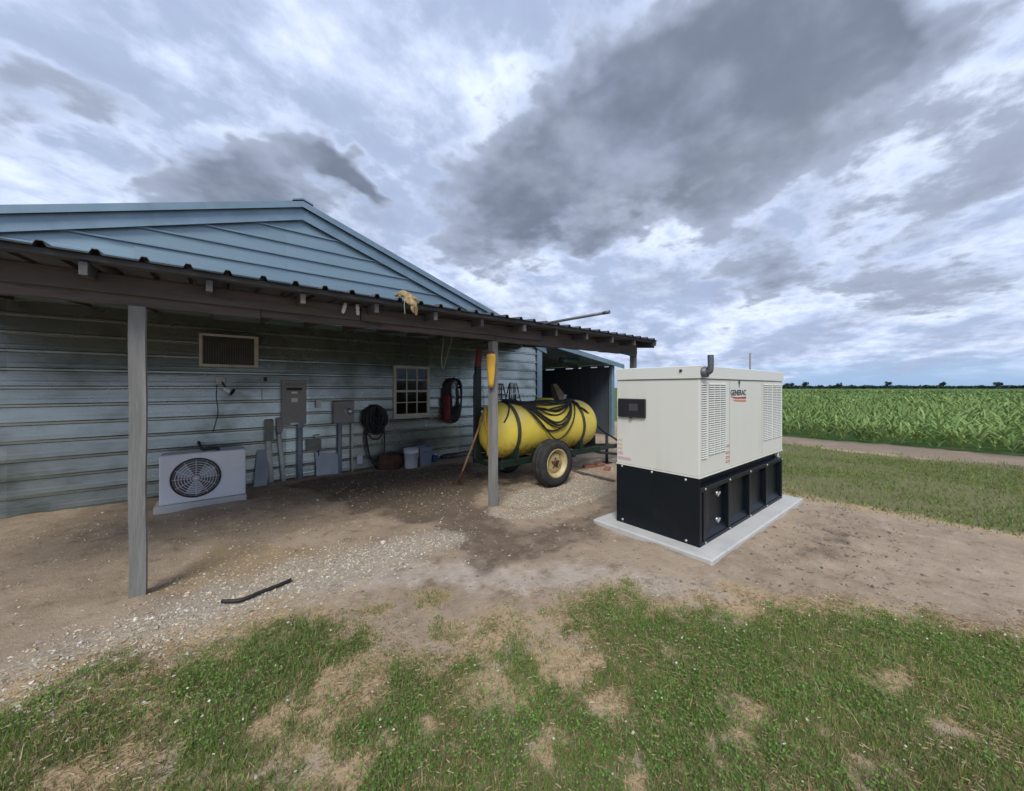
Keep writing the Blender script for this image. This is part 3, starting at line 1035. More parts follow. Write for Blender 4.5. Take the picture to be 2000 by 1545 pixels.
MB().box(BX1 + .03, SX1, WY + 5.5, WY + 5.54, -.03, 2.75).build('rear_wall', 'shed_inside', shed)
mb = MB()
mb.prism([(BX1 + .06, WY - .22, shz(BX1) + 0), (SX1 + .30, WY - .22, shz(SX1 + .30)), (SX1 + .30, WY - .22, shz(SX1 + .30) + .03), (BX1 + .06, WY - .22, shz(BX1) + .03)], (0, 6.0, 0))
mb.build('roof_slope', 'galvanised_trim', shed)
mb = MB()
mb.prism([(BX1 + .06, WY - .245, shz(BX1) - .10), (SX1 + .32, WY - .245, shz(SX1 + .32) - .10), (SX1 + .32, WY - .245, shz(SX1 + .32) + .04), (BX1 + .06, WY - .245, shz(BX1) + .04)], (0, .02, 0))
mb.build('fascia', 'galvanised_trim', shed)
MB().box(SX1 - .12, SX1 + .03, WY - .06, WY + .06, -.05, shz(SX1) - .01, .006).build('post', 'galvanised_trim', shed)
for yy in (WY + 1.5, WY + 3.2):
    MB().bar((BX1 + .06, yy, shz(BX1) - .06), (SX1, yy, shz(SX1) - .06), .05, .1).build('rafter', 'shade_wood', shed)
MB().box(SX1 - .10, SX1 - .06, WY + .02, WY + .05, 1.30, 1.50, .004).build('latch', 'dark_steel', shed)

# things inside the shed
t = thing('grain_chute', 'tan flared metal chute on a dark stand inside the open shed', 'chute', (9.0, 8.6, 0))
mb = MB()
c0, c1 = Vector((9.04, 8.58, 1.20)), Vector((8.86, 8.70, 1.72))
for f, wdt in ((0, .20), (1, .10)):
    pass
pts = []
for (cc, ww, hh) in ((c0, .20, .16), (c1, .09, .06)):
    pts += [cc + Vector((-ww, -hh, 0)), cc + Vector((ww, -hh, 0)), cc + Vector((ww, hh, 0)), cc + Vector((-ww, hh, 0))]
mb.add(pts, [(0, 1, 5, 4), (1, 2, 6, 5), (2, 3, 7, 6), (3, 0, 4, 7), (4, 5, 6, 7), (0, 1, 2, 3)])
mb.build('chute_cone', 'tan_metal', t)
for sx in (-1, 1):
    for sy in (-1, 1):
        MB().bar((9.04 + sx * .22, 8.58 + sy * .18, -.02), (9.04 + sx * .16, 8.58 + sy * .12, 1.24), .04, .04).build('leg', 'dark_steel', t)
MB().box(8.82, 9.26, 8.42, 8.74, .62, .68, .01).build('shelf', 'dark_steel', t)
t = thing('rolled_tarp', 'dark green rolled tarp stowed under the roof of the open shed', 'tarp', (8.6, 7.7, 2.44))
mb = MB(); mb.tube([(8.15, 7.75, 2.46), (8.4, 7.72, 2.44), (8.65, 7.70, 2.45), (8.95, 7.68, 2.46)], [.06, .085, .09, .06], 10)
mb.build('tarp_roll', 'tarp_green', t)
for x in (8.3, 8.8):
    mb = MB(); zt = shz(x) - .005
    mb.tube([(x, 7.70, 2.36), (x, 7.81, 2.45), (x, 7.72, zt), (x, 7.62, 2.45), (x, 7.70, 2.36)], .008, 6)
    mb.build('tie_rope', 'wire_pale', t)

# ------------------------------------------------------------------ generator on its pad
PT = .06
vs, fs = [], []
pm = MB()
pm.box(PAD[0], PAD[1], PAD[2], PAD[3], -.10, PT, .012)
tag(pm.build('concrete_pad', 'concrete', None, (PAD[0], PAD[2], 0)), 'pale rectangular concrete pad under the big tan generator', 'concrete pad')
GX0, GX1, GY0, GY1 = 3.61, 6.16, 1.60, 2.53
ZB, ZR, ZL, ZT = .735, .626, 1.69, 1.815
gen = thing('generator', 'large tan standby generator on black base tank standing on concrete pad', 'generator', (GX0, GY0, PT))
MB().box(GX0, GX1, GY0, GY1, ZB, ZL - .004, .006).build('enclosure', 'enclosure_tan', gen)
lid = MB()
lo = .012
b0 = [(GX0 - lo, GY0 - lo), (GX1 + lo, GY0 - lo), (GX1 + lo, GY1 + lo), (GX0 - lo, GY1 + lo)]
xm0, xm1, ym0, ym1 = GX0 + .02, GX1 - .02, GY0 + .02, GY1 - .02
vs = [(x, y, ZL) for x, y in b0] + [(x, y, ZT - .006) for x, y in b0] + [(xm0 - .02, ym0 - .02, ZT), (xm1 + .02, ym0 - .02, ZT), (xm1 + .02, ym1 + .02, ZT), (xm0 - .02, ym1 + .02, ZT)]
fs = [(0, 1, 5, 4), (1, 2, 6, 5), (2, 3, 7, 6), (3, 0, 4, 7), (4, 5, 9, 8), (5, 6, 10, 9), (6, 7, 11, 10), (7, 4, 8, 11), (8, 9, 10, 11), (0, 1, 2, 3)]
lid.add(vs, fs)
lid = lid.build('lid', 'lid_tan', gen)
yy, zz = onX(1331, 724, GX0)
MB().lathe([(.001, 0), (.014, 0), (.014, .012), (.009, .016), (.001, .016)], (GX0 - lo + .001, yy, zz), (-1, 0, 0), 10).build('lid_knob', 'dark_steel', lid)
MB().box(GX0 - .003, GX0 + .01, GY0 + .02, GY1 - .02, ZL - .013, ZL - .004).build('lid_gasket', 'slot_dark', lid)
MB().box(GX0 + .02, GX1 - .02, GY0 - .003, GY0 + .01, ZL - .013, ZL - .004).build('lid_gasket', 'slot_dark', lid)
# folded lower lip of the enclosure
MB().box(GX0 - .006, GX1 + .006, GY0 - .006, GY1 + .006, ZB - .014, ZB - .001, .002).build('lower_lip', 'enclosure_tan', gen)
# seams of the doors
for x in (4.33, 5.34):
    MB().box(x - .0015, x + .0015, GY0 - .0025, GY0 + .01, ZB + .03, ZL - .02).build('door_seam', 'slot_dark', gen)


def louvers(x0, x1, z0, z1):
    hood, slot = MB(), MB()
    n = int((z1 - z0) / .0225)
    for k in range(n):
        zc = z0 + k * .0225
        hood.prism([(x0, GY0 - .001, zc), (x0, GY0 - .012, zc + .002), (x0, GY0 - .009, zc + .010), (x0, GY0 - .001, zc + .0135)], (x1 - x0, 0, 0))
        slot.box(x0 + .002, x1 - .002, GY0 - .0025, GY0 + .004, zc - .0065, zc - .0005)
    h = tag(hood.build('louver_column', 'lid_tan', gen), kind='stuff')
    tag(slot.build('louver_slots', 'slot_dark', h), kind='stuff')


for (a, c) in ((3.655, 3.765), (3.815, 3.945), (3.96, 4.085), (4.10, 4.225)): louvers(a, c, .93 if a > 3.7 else .905, 1.66)
for (a, c) in ((5.39, 5.55), (5.565, 5.72), (5.76, 5.92), (5.935, 6.10)): louvers(a, c, .93, 1.655)
# exhaust elbow at the near corner
ex = MB()
ey = GY0 - .085
ex.tube(spline([(3.655, GY0 + .03, 1.748), (3.655, GY0 - .03, 1.748), (3.655, ey + .012, 1.752), (3.655, ey, 1.79), (3.655, ey, 1.91)], 5), .027, 14, False)
exo = ex.build('exhaust_elbow', 'pipe_steel', gen)
MB().lathe([(.050, -.004), (.050, .045), (.030, .046)], (3.655, GY0 - lo, 1.748), (0, -1, 0), 16).build('exhaust_flange', 'pipe_steel', exo)
# control window
(y1, z1), (y0, z0) = onX(1209, 778, GX0), onX(1262, 817, GX0)
cp = MB().box(GX0 - .028, GX0 + .005, y0, y1, z0, z1, .008).build('control_window', 'panel_black', gen)
MB().box(GX0 - .0305, GX0 - .026, (y0 + y1) / 2 - .085, (y0 + y1) / 2 + .02, z0 + .075, z1 - .055).build('display', 'screen', cp)
MB().box(GX0 - .034, GX0 - .024, (y0 + y1) / 2 - .02, (y0 + y1) / 2 + .02, z0 - .012, z0 + .012, .003).build('catch', 'dark_steel', cp)
# stickers
for (a, bq, c, dq, m) in ((1207, 856, 1216, 862, 'sticker_cream'), (1207, 864, 1216, 870, 'sticker_cream'), (1207, 872, 1216, 878, 'sticker_cream'),
                          (1207, 880, 1217, 888, 'sticker_pink'), (1207, 890, 1232, 900, 'sticker_pink')):
    (ya, za), (yb, zb) = onX(a, bq, GX0), onX(c, dq, GX0)
    MB().box(GX0 - .002, GX0 + .002, yb, ya, min(za, zb), max(za, zb)).build('sticker', m, gen)
for q in (871, 884, 893, 901):
    x, zz = onY(1421, q, GY0)
    MB().box(x - .045, x + .045, GY0 - .0022, GY0 + .002, zz - .011, zz + .011).build('sticker', 'sticker_red', gen)
    MB().box(x - .038, x + .038, GY0 - .0032, GY0 - .0018, zz - .004, zz + .003).build('sticker', 'sticker_white', gen)


def lettering(txt, size, x, zb, m, parent, width=None, y=GY0 - .0025):
    cu = bpy.data.curves.new('lettering', 'FONT')
    cu.body = txt; cu.size = size; cu.extrude = .0008; cu.offset = size * .022
    to = bpy.data.objects.new('lettering_tmp', cu); COL.objects.link(to)
    bpy.context.view_layer.update()
    me = bpy.data.meshes.new_from_object(to.evaluated_get(bpy.context.evaluated_depsgraph_get()))
    bpy.data.objects.remove(to)
    co = np.zeros(len(me.vertices) * 3); me.vertices.foreach_get('co', co); co = co.reshape(-1, 3)
    lo_, hi_ = co[:, 0].min(), co[:, 0].max()
    k = width / (hi_ - lo_) if width else 1
    nv = np.stack([x + (co[:, 0] - lo_) * k, y - co[:, 2], zb + co[:, 1]], 1) - np.array(wl(parent))
    me.vertices.foreach_set('co', nv.ravel()); me.update()
    me.materials.clear(); me.materials.append(MATS[m])
    o = bpy.data.objects.new('lettering', me); COL.objects.link(o); o.parent = parent
    WL[o.name] = wl(parent)
    return o


lx0, lx1 = 4.355, 4.80
lettering('GENERAC', .085, lx0, 1.515, 'print_grey', gen, lx1 - lx0)
MB().prism([(lx0, GY0 - .0035, 1.503), (lx0 + .20, GY0 - .0035, 1.492), (lx1, GY0 - .0035, 1.497), (lx1, GY0 - .0035, 1.470), (lx0 + .12, GY0 - .0035, 1.478)], (0, .003, 0)).build('emblem_stripe', 'sticker_red', gen)
MB().prism([(lx0 + .06, GY0 - .0034, 1.466), (lx1, GY0 - .0034, 1.457), (lx1, GY0 - .0034, 1.438), (lx0 + .14, GY0 - .0034, 1.448)], (0, .003, 0)).build('emblem_stripe', 'sticker_orange', gen)
ex_, ez_ = onY(1443.5, 747, GY0)
mb = MB()
mb.lathe([(.001, 0), (.026, 0), (.026, .002), (.001, .0025)], (ex_, GY0 - .001, ez_ + .003), (0, -1, 0), 14)
mb.prism([(ex_ - .012, GY0 - .0034, ez_ - .02), (ex_ + .012, GY0 - .0034, ez_ - .02), (ex_ + .004, GY0 - .0034, ez_ - .062), (ex_ - .006, GY0 - .0034, ez_ - .062)], (0, .002, 0))
mb.build('emblem', 'print_grey', gen)
# base tank
base = MB()
RD = .055                                    # depth of the recessed bays
base.box(GX0 + .012, GX1, GY0 + RD, GY1, PT, ZR - .01, 0)
base = base.build('base_tank', 'black_steel', gen)
MB().box(GX0 + .05, GX1 - .03, GY0 + .075, GY1 - .05, ZR - .01, ZB - .012).build('subframe', 'black_steel', gen)
MB().box(GX0, GX0 + .011, GY0 - .004, GY1 + .004, PT + .002, ZB - .016, .002).build('end_plate', 'black_steel', gen)
MB().box(GX0 + .012, GX1, GY0 - .005, GY0 + RD, ZR - .045, ZR, .004).build('top_rail', 'black_steel', base)
MB().box(GX0 + .012, GX1, GY0 - .005, GY0 + RD, PT + .001, PT + .035, .004).build('bottom_rail', 'black_steel', base)
ribs = [(3.625, 3.665), (3.70, 3.765), (4.30, 4.36), (4.91, 4.97), (5.49, 5.55), (6.10, 6.158)]
for (a, c) in ribs:
    MB().box(a, c, GY0 - .001, GY0 + RD, PT + .036, ZR - .046, .004).build('rib', 'black_steel', base)
for (a, c) in ((3.765, 4.30), (4.36, 4.91), (4.97, 5.49), (5.55, 6.10)):
    MB().prism([(a, GY0 + .012, PT + .036), (a, GY0 + RD, PT + .036), (a, GY0 + RD, PT + .09)], (c - a, 0, 0)).build('drip_ledge', 'black_steel', base)
    m_ = a + (c - a) * .42
    MB().prism([(a, GY0 + .020, PT + .09), (m_, GY0 + RD - .001, PT + .09), (a, GY0 + RD - .001, PT + .09)], (0, 0, ZR - .14 - PT)).build('gusset', 'black_steel', base)


def bolt(p, axis, r=.014, parent=gen, h=.008):
    MB().lathe([(r * 1.25, 0), (r * 1.25, h * .3), (r, h * .3), (r * .8, h), (.0005, h)], p, axis, 8).build('bolt', 'zinc', parent)


for (px, py) in ((1215, 910), (1273, 922), (1339, 937), (1216, 1014), (1340, 1059)):
    y, zz = onX(px, py, GX0); bolt((GX0 - .0005, y, max(zz, PT + .03)), (-1, 0, 0), .0105)
for (a, c) in ribs[1:]:
    bolt(((a + c) / 2, GY0 - .006, ZR - .022), (0, -1, 0), .010, base); bolt(((a + c) / 2, GY0 - .006, PT + .02), (0, -1, 0), .009, base)
for q in (963, 1014):
    x, zz = onY(1400, q, GY0 + .03)
    mb = MB(); mb.lathe([(.02, 0), (.02, .012), (.009, .013), (.009, .03), (.0005, .03)], (x, GY0 + .034, zz), (0, -1, 0), 10)
    mb.bar((x - .045, GY0 + .004, zz - .014), (x + .016, GY0 + .004, zz + .016), .012, .02, .002)
    mb.build('latch', 'zinc', base)
MB().tube([(6.06, GY0 + .03, ZR - .002), (6.06, GY0 + .03, ZB - .01)], .017, 10).build('vent_pipe', 'white_plastic', gen)
MB().lathe([(.03, 0), (.03, .02), (.001, .022)], (6.12, GY0 + .05, ZR), (0, 0, 1), 10).build('filler_cap', 'zinc', gen)

# ------------------------------------------------------------------ sprayer trailer with yellow tank
TY, TZ, TR = 4.87, .895, .465
TX0, TX1 = 3.37, 5.88
spr = thing('sprayer_trailer', 'old yellow tank sprayer trailer on green frame parked under canopy', 'sprayer', ((TX0 + TX1) / 2, TY, 0))
dome = .36
prof = []
for k in range(13):
    a = math.pi / 2 * k / 12
    prof.append((TR * math.sin(a) ** .82, TX0 + dome * (1 - math.cos(a) ** .9)))
for k in range(1, 8): prof.append((TR + .004 * math.sin(k * 1.9), TX0 + dome + (TX1 - TX0 - 2 * dome) * k / 8))
for k in range(12, -1, -1):
    a = math.pi / 2 * k / 12
    prof.append((TR * math.sin(a) ** .82, TX1 - dome * (1 - math.cos(a) ** .9)))
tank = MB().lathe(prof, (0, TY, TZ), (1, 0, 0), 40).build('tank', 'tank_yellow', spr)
MB().lathe([(.17, -.03), (.17, .03), (.13, .045), (.001, .05)], (4.72, TY, TZ + TR), (0, 0, 1), 20).build('tank_hatch', 'tank_yellow', tank)
MB().lathe([(.03, -.02), (.03, .08), (.045, .082), (.045, .10), (.001, .10)], (5.25, TY, TZ + TR), (0, 0, 1), 12).build('vent_cap', 'white_plastic', tank)


def tank_pt(x, ang, off=0.0):
    """point on the tank's skin; ang from straight up towards the yard side"""
    r = TR
    if x < TX0 + dome:
        q = max(0, 1 - ((TX0 + dome - x) / dome) ** 2); r = TR * q ** .45
    if x > TX1 - dome:
        q = max(0, 1 - ((x - TX1 + dome) / dome) ** 2); r = TR * q ** .45
    r += off
    return Vector((x, TY - math.sin(ang) * r, TZ + math.cos(ang) * r))


for x in (3.72, 5.28):
    vs, fs = [], []
    n = 40
    for k in range(n):
        a = 2 * math.pi * k / n
        for (dx, of) in ((-.035, .003), (-.035, .009), (.035, .009), (.035, .003)):
            vs.append(tank_pt(x + dx, a, of + .004))
    for k in range(n):
        for i in range(4): fs.append((k * 4 + i, k * 4 + (i + 1) % 4, ((k + 1) % n) * 4 + (i + 1) % 4, ((k + 1) % n) * 4 + i))
    MB().add(vs, fs, False).build('strap', 'strap_olive', spr)
# frame
for y in (TY - .36, TY + .36):
    MB().box(3.40, 5.85, y - .035, y + .035, .36, .46, .006).build('frame_rail', 'green_paint', spr)
for x in (3.44, 4.28, 5.1, 5.80):
    MB().box(x - .035, x + .035, TY - .40, TY + .40, .33, .385, .006).build('cross_member', 'green_paint', spr)
for x in (3.72, 5.28):                                  # saddles
    poly = []
    for k in range(9):
        a = math.pi * (.68 + .64 * k / 8)
        poly.append((x - .04, TY - math.sin(a) * (TR + .012), TZ + math.cos(a) * (TR + .012)))
    poly += [(x - .04, TY + .41, .44), (x - .04, TY - .41, .44)]
    MB().prism(poly, (.08, 0, 0)).build('saddle', 'green_paint', spr)
MB().prism([(4.02, TY - .40, .47), (4.62, TY - .40, .47), (4.52, TY - .40, .60), (4.10, TY - .40, .60)], (0, .03, 0)).build('skirt_plate', 'green_paint', spr)
# drawbar, hitch and jack
for s in (-1, 1):
    MB().bar((5.75, TY + s * .30, .38), (6.75, TY + s * .04, .33), .06, .08, .005).build('drawbar', 'green_paint', spr)
MB().box(6.70, 7.02, TY - .05, TY + .05, .27, .35, .01).build('hitch', 'dark_steel', spr)
MB().tube([(6.45, TY - .10, -.02), (6.45, TY - .10, .60)], .032, 10).build('jack', 'dark_steel', spr)
MB().box(6.36, 6.54, TY - .19, TY - .01, -.02, .02, .006).build('jack_foot', 'dark_steel', spr)
MB().lathe([(.001, 0), (.11, 0), (.11, .18), (.07, .22), (.001, .22)], (6.05, TY + .02, .43), (0, 0, 1), 14).build('pump', 'dark_steel', spr)
MB().bar((5.98, TY - .26, .30), (6.6, TY - .34, .20), .05, .05).build('side_arm', 'dark_steel', spr)


def wheel(cx, cy, r, wdt, name, parent):
    side = -1 if cy < TY else 1
    hw = wdt / 2
    ri = r * .60
    prof = [(ri, -hw * .80), (ri * 1.08, -hw), (r * .82, -hw * 1.06), (r * .94, -hw * .98), (r * .985, -hw * .78), (r, -hw * .45), (r, hw * .45), (r * .985, hw * .78), (r * .94, hw * .98),
            (r * .82, hw * 1.06), (ri * 1.08, hw), (ri, hw * .80)]
    ty = MB().lathe(prof, (cx, cy, r), (0, 1, 0), 40)
    tyre = ty.build(name, 'tyre_rubber', parent)
    tr = MB()                                           # ribbed tread
    for k in (-.34, 0, .34):
        tr.lathe([(r * .998, (k - .1) * wdt), (r * 1.012, (k - .08) * wdt), (r * 1.012, (k + .08) * wdt), (r * .998, (k + .1) * wdt)], (cx, cy, r), (0, 1, 0), 40)
    tr.build('tread', 'tyre_rubber', tyre)
    o = hw * side
    rim = MB().lathe([(ri * 1.06, o * .98), (ri * 1.02, o * 1.04), (ri * .94, o * .98), (ri * .90, o * .45), (ri * .74, o * .30), (ri * .70, o * .44), (ri * .42, o * .56), (ri * .30, o * .50), (.001, o * .50)],
                     (cx, cy, r), (0, 1, 0), 36).build('rim', 'rim_cream', tyre)
    MB().lathe([(r * .13, o * .45), (r * .13, o * .80), (r * .09, o * .90), (.001, o * .92)], (cx, cy, r), (0, 1, 0), 16).build('hub', 'rust', tyre)
    lg = MB()
    for k in range(5):
        a = 2 * math.pi * k / 5 + .3
        lg.lathe([(.014, o * .48), (.014, o * .66), (.001, o * .67)], (cx + math.cos(a) * r * .21, cy, r + math.sin(a) * r * .21), (0, 1, 0), 6)
    lg.build('lug_nuts', 'rust', tyre)
    return tyre


WR = .372
wheel(4.30, 4.25, WR, .22, 'wheel', spr)
wheel(4.30, 5.49, WR, .22, 'wheel', spr)
MB().tube([(4.30, 4.15, WR), (4.30, 5.59, WR)], .035, 10).build('axle', 'dark_steel', spr)
# folded boom mast at the near end
MB().bar((3.41, 5.12, .36), (3.41, 5.12, 1.96), .075, .10, .006, (1, 0, 0)).build('boom_mast', 'green_paint', spr)
MB().bar((3.41, 5.12, 1.95), (3.43, 5.10, 2.24), .07, .09, .006, (1, 0, 0)).build('boom_tip', 'red_paint', spr)
MB().bar((3.34, 5.10, .42), (3.34, 5.10, 1.82), .04, .05, .004, (1, 0, 0)).build('boom_arm', 'dark_steel', spr)
MB().bar((3.58, 5.35, .62), (3.70, 5.25, .62), .2, .28, .02).build('pump_box', 'dark_steel', spr)
MB().bar((3.41, 5.12, 1.25), (3.62, 5.0, 1.22), .03, .05, .004).build('mast_brace', 'green_paint', spr)
MB().tube(spline([(3.36, 4.84, 1.30), (3.34, 4.80, 1.05), (3.38, 4.78, .80), (3.40, 4.82, .50)], 5), .018, 8).build('feed_hose', 'yellow_plastic', spr)

# hose draped over the tank in loops
H_ = [(3.50, 1.15), (3.62, .75), (3.72, .35)]
hr = random.Random(21)
for j, sag in enumerate((.25, .75, .10, 1.05, .45, 1.30, .30, .90, .05, .60, 1.15, .20, .50, .85)):
    u0 = hr.uniform(.10, .30); u1 = hr.uniform(.22, .55)
    seq = []
    for q in range(6):
        f = q / 5
        seq.append((3.78 + hr.uniform(-.04, .10) * (q == 0) + 1.44 * f, u0 + (u1 - u0) * f + sag * 1.22 * math.sin(math.pi * f ** (1.15 if j % 2 else .9)) + hr.uniform(-.05, .05)))
    H_ += seq if j % 2 == 0 else seq[::-1]
    H_.append((5.26 + hr.uniform(-.03, .06), .30 + .5 * hr.random()) if j % 2 == 0 else (3.72 + hr.uniform(-.03, .04), .05 + .3 * hr.random()))
pts = []
for i, q in enumerate(spline([(x, a, .016 + .014 * (i % 3)) for i, (x, a) in enumerate(H_)], 7)):
    pts.append(tank_pt(q.x, q.y, max(.014, q.z)))
hs = MB().tube(pts, .0128, 7).build('spray_hose', 'black_rubber', None, (4.6, TY, TZ + TR))
tag(hs, 'long black hose draped in loops over the yellow tank', 'hose')
pts = spline([tank_pt(5.26, .75, .015), tank_pt(5.40, 1.0, .02), (5.95, 4.55, .78), (6.25, 4.38, .55), (6.55, 4.25, .30), (6.9, 4.1, .03), (7.25, 4.05, .02)], 6)
tag(MB().tube(pts, .019, 8).build('suction_hose', 'black_rubber', None, (6.3, 4.4, 0)), 'thick black hose running from the tank end down to the ground', 'hose')
# pair of little black and white racks standing on the tank
for (x, y, lab) in ((3.76, 4.98, 'small black wire rack on the yellow tank, half hidden behind the post'), (4.02, 4.93, 'small black rack with white rungs standing on the yellow tank')):
    z0 = TZ + TR - (.02 if x > 3.9 else .04)
    t = thing('nozzle_rack', lab, 'rack', (x, y, z0), 'racks standing on the tank')
    for s in (-1, 1):
        MB().bar((x + s * .13, y - .05, z0), (x + s * .07, y, z0 + .34), .026, .02, .002).build('upright', 'dark_steel', t)
        MB().bar((x + s * .12, y + .09, z0 - .02), (x + s * .06, y + .03, z0 + .33), .02, .02, .002).build('upright', 'dark_steel', t)
    for (h, m) in ((.08, 'dark_steel'), (.16, 'white_plastic'), (.25, 'dark_steel'), (.34, 'white_plastic')):
        f = h / .34
        hw_ = .13 - .06 * f
        MB().bar((x - hw_, y - .055 + .05 * f, z0 + h), (x + hw_, y - .055 + .05 * f, z0 + h), .018, .022 if m[0] == 'w' else .014, .002).build('rung', m if x > 3.9 else 'dark_steel', t)
    for k in range(3):
        xx = x - .05 + .05 * k
        MB().bar((xx, y - .02, z0 + .02), (xx * .6 + x * .4, y, z0 + .33), .012, .012, .001).build('spindle', 'dark_steel', t)

# ------------------------------------------------------------------ things on and under the canopy
t = thing('metal_conduit', 'long thin grey pole sticking out from under the canopy eave', 'pole', (3.45, 3.6, 2.46))
MB().tube([(3.45, 2.52, 2.452), (3.45, 4.8, 2.476)], .017, 10).build('pole_shaft', 'pipe_steel', t)
MB().tube([(3.45, 2.515, 2.452), (3.45, 2.60, 2.453)], .020, 10).build('end_collar', 'pipe_steel', t)
for k, (px, py) in enumerate(((672, 601), (698, 604))):
    x, zz = onY(px, py, BY - .10)
    t = thing('insulator', ['white porcelain insulator on the beam, the one nearer the left', 'white porcelain insulator on the beam, the one nearer the tan bundle'][k], 'insulator', (x, BY - .105, zz), 'porcelain insulators on the beam')
    MB().lathe([(.001, -.062), (.014, -.056), (.021, -.02), (.015, -.005), (.022, .01), (.016, .025), (.018, .045), (.001, .05)], (x, BY - .108, zz), (.16 * (1 - 2 * k) + .1, 0, 1), 12).build('insulator_body', 'ceramic', t)
    MB().tube([(x, BY - .108, zz + .04), (x, BY - .08, zz + .06)], .006, 6).build('pin', 'dark_steel', t)
# tan bundle hung over the eave
bx, bz = onY(803, 590, EY - .07)
t = thing('tan_bundle', 'tan ragged bundle draped over the canopy eave above the beam', 'bundle', (bx, EY - .06, bz))


def rag(pts, rs, name, seed):
    rr = np.random.default_rng(seed)
    P_ = spline(pts, 6); n = 12
    mb = MB(); vs, fs = [], []
    for i, p in enumerate(P_):
        f = i / (len(P_) - 1)
        r = np.interp(f, np.linspace(0, 1, len(rs)), rs)
        d = (P_[min(i + 1, len(P_) - 1)] - P_[max(0, i - 1)]).normalized()
        a = d.cross(Vector((.3, 1, .1))).normalized(); bb = d.cross(a)
        for k in range(n):
            th = 2 * math.pi * k / n
            q = r * (1 + .35 * math.sin(3 * th + seed + i * .5) * rr.uniform(.4, 1))
            vs.append(p + a * math.cos(th) * q + bb * math.sin(th) * q * .65)
    for i in range(len(P_) - 1):
        for k in range(n): fs.append((i * n + k, i * n + (k + 1) % n, (i + 1) * n + (k + 1) % n, (i + 1) * n + k))
    fs += [tuple(range(n)), tuple((len(P_) - 1) * n + k for k in range(n))]
    return mb.add(vs, fs, True).build(name, 'tan_cloth', t)


rag([(bx - .10, EY + .10, bz + .085), (bx - .07, EY - .03, bz + .085), (bx - .02, EY - .07, bz + .04), (bx + .0, EY - .08, bz - .01)], [.014, .026, .034, .02], 'upper_fold', 3)
rag([(bx - .03, EY - .08, bz + .02), (bx + .005, EY - .10, bz - .02), (bx + .035, EY - .09, bz - .07), (bx + .05, EY - .08, bz - .13)], [.02, .034, .028, .010], 'lower_fold', 5)
rag([(bx - .09, EY + .02, bz + .07), (bx - .05, EY - .06, bz + .055), (bx - .045, EY - .075, bz + .005), (bx - .02, EY - .085, bz - .035)], [.012, .022, .018, .006], 'loose_fold', 11)
rag([(bx + .01, EY - .10, bz - .03), (bx + .0, EY - .105, bz - .075), (bx + .015, EY - .10, bz - .115)], [.02, .016, .004], 'loose_fold', 14)
rag([(bx - .02, EY - .05, bz + .065), (bx + .02, EY - .03, bz + .07), (bx + .05, EY + .0, bz + .05)], [.010, .018, .006], 'loose_fold', 17)
rag([(bx + .0, EY - .07, bz + .04), (bx + .04, EY - .06, bz + .035), (bx + .075, EY - .06, bz - .005)], [.02, .03, .01], 'side_fold', 8)
MB().tube(spline([(bx - .06, EY - .05, bz + .03), (bx - .065, EY - .055, bz - .05), (bx - .055, EY - .05, bz - .13)], 5), .004, 6).build('string_end', 'wire_pale', t)
# dangling wire
x0, z0 = onY(868, 672, 5.0); x1, z1 = onY(864, 719, 5.0); x2, z2 = onY(879, 668, 5.0)
t = thing('hanging_wire', 'pale looped wire hanging from the canopy in front of the window side', 'wire', (x1, 5.0, z1))
MB().tube(spline([(x0 - .02, 5.0, cz(5.0) - .02), (x0 - .02, 5.0, z0), (x1 - .012, 5.0, (z0 + z1) / 2), (x1, 5.0, z1), (x1 + .03, 5.0, z1 + .02), ((x1 + x2) / 2 + .02, 5.0, (z1 + z2) / 2), (x2 + .02, 5.0, z2), (x2 + .03, 5.0, cz(5.0) - .02)], 6), .006, 6).build('wire_loop', 'wire_pale', t)
# yellow scabbard on the post
t = thing('yellow_scabbard', 'tapered yellow plastic sheath hung on the grey canopy post', 'sheath', (2.815, 3.93, 1.6))
mb = MB(); vs, fs = [], []
for (zz, hw, hd) in ((1.60, .022, .014), (1.66, .034, .02), (1.80, .047, .026), (1.95, .055, .030), (2.0, .060, .032), (2.035, .054, .030), (2.045, .03, .018)):
    for k in range(14):
        a = 2 * math.pi * k / 14
        c_, s_ = math.cos(a), math.sin(a)
        vs.append((2.808 + math.copysign(abs(c_) ** .6, c_) * hw * .72 - 0, 3.905 - math.copysign(abs(s_) ** .6, s_) * hd + math.copysign(abs(c_) ** .6, c_) * -hw * .62, zz))
for i in range(6):
    for k in range(14): fs.append((i * 14 + k, i * 14 + (k + 1) % 14, (i + 1) * 14 + (k + 1) % 14, (i + 1) * 14 + k))
fs += [tuple(range(14)), tuple(84 + k for k in range(14))]
mb.add(vs, fs, True).build('sheath_body', 'yellow_plastic', t)
MB().box(2.79, 2.86, 3.90, 3.925, 2.03, 2.075, .004).build('hanger', 'red_paint', t)
# long handled tool leaning on the sprayer
t = thing('long_hoe', 'wooden long-handled hoe leaning against the sprayer frame', 'hoe', (3.12, 5.30, 0))
p0, p1 = Vector((3.13, 5.28, .03)), Vector((3.40, 4.93, 1.16))
MB().tube([p0, p0.lerp(p1, .5) + Vector((.005, 0, .004)), p1], [.017, .018, .015], 10).build('handle', 'tool_wood', t)
MB().tube([p0 - (p1 - p0) * .03, p0 + (p1 - p0) * .17], .020, 10).build('ferrule', 'rust', t)
MB().bar((3.02, 5.31, .012), (3.20, 5.24, .012), .09, .02, .003).build('blade', 'rust', t)

# ------------------------------------------------------------------ things on the barn wall
FW = WY - .032                              # face of the high ribs


def wallbox(px0, py0, px1, py1, dep, Y=FW):
    x0, za = onY(px0, py0, Y - dep); x1, zb = onY(px1, py1, Y - dep)
    return x0, x1, zb, za, Y - dep, Y


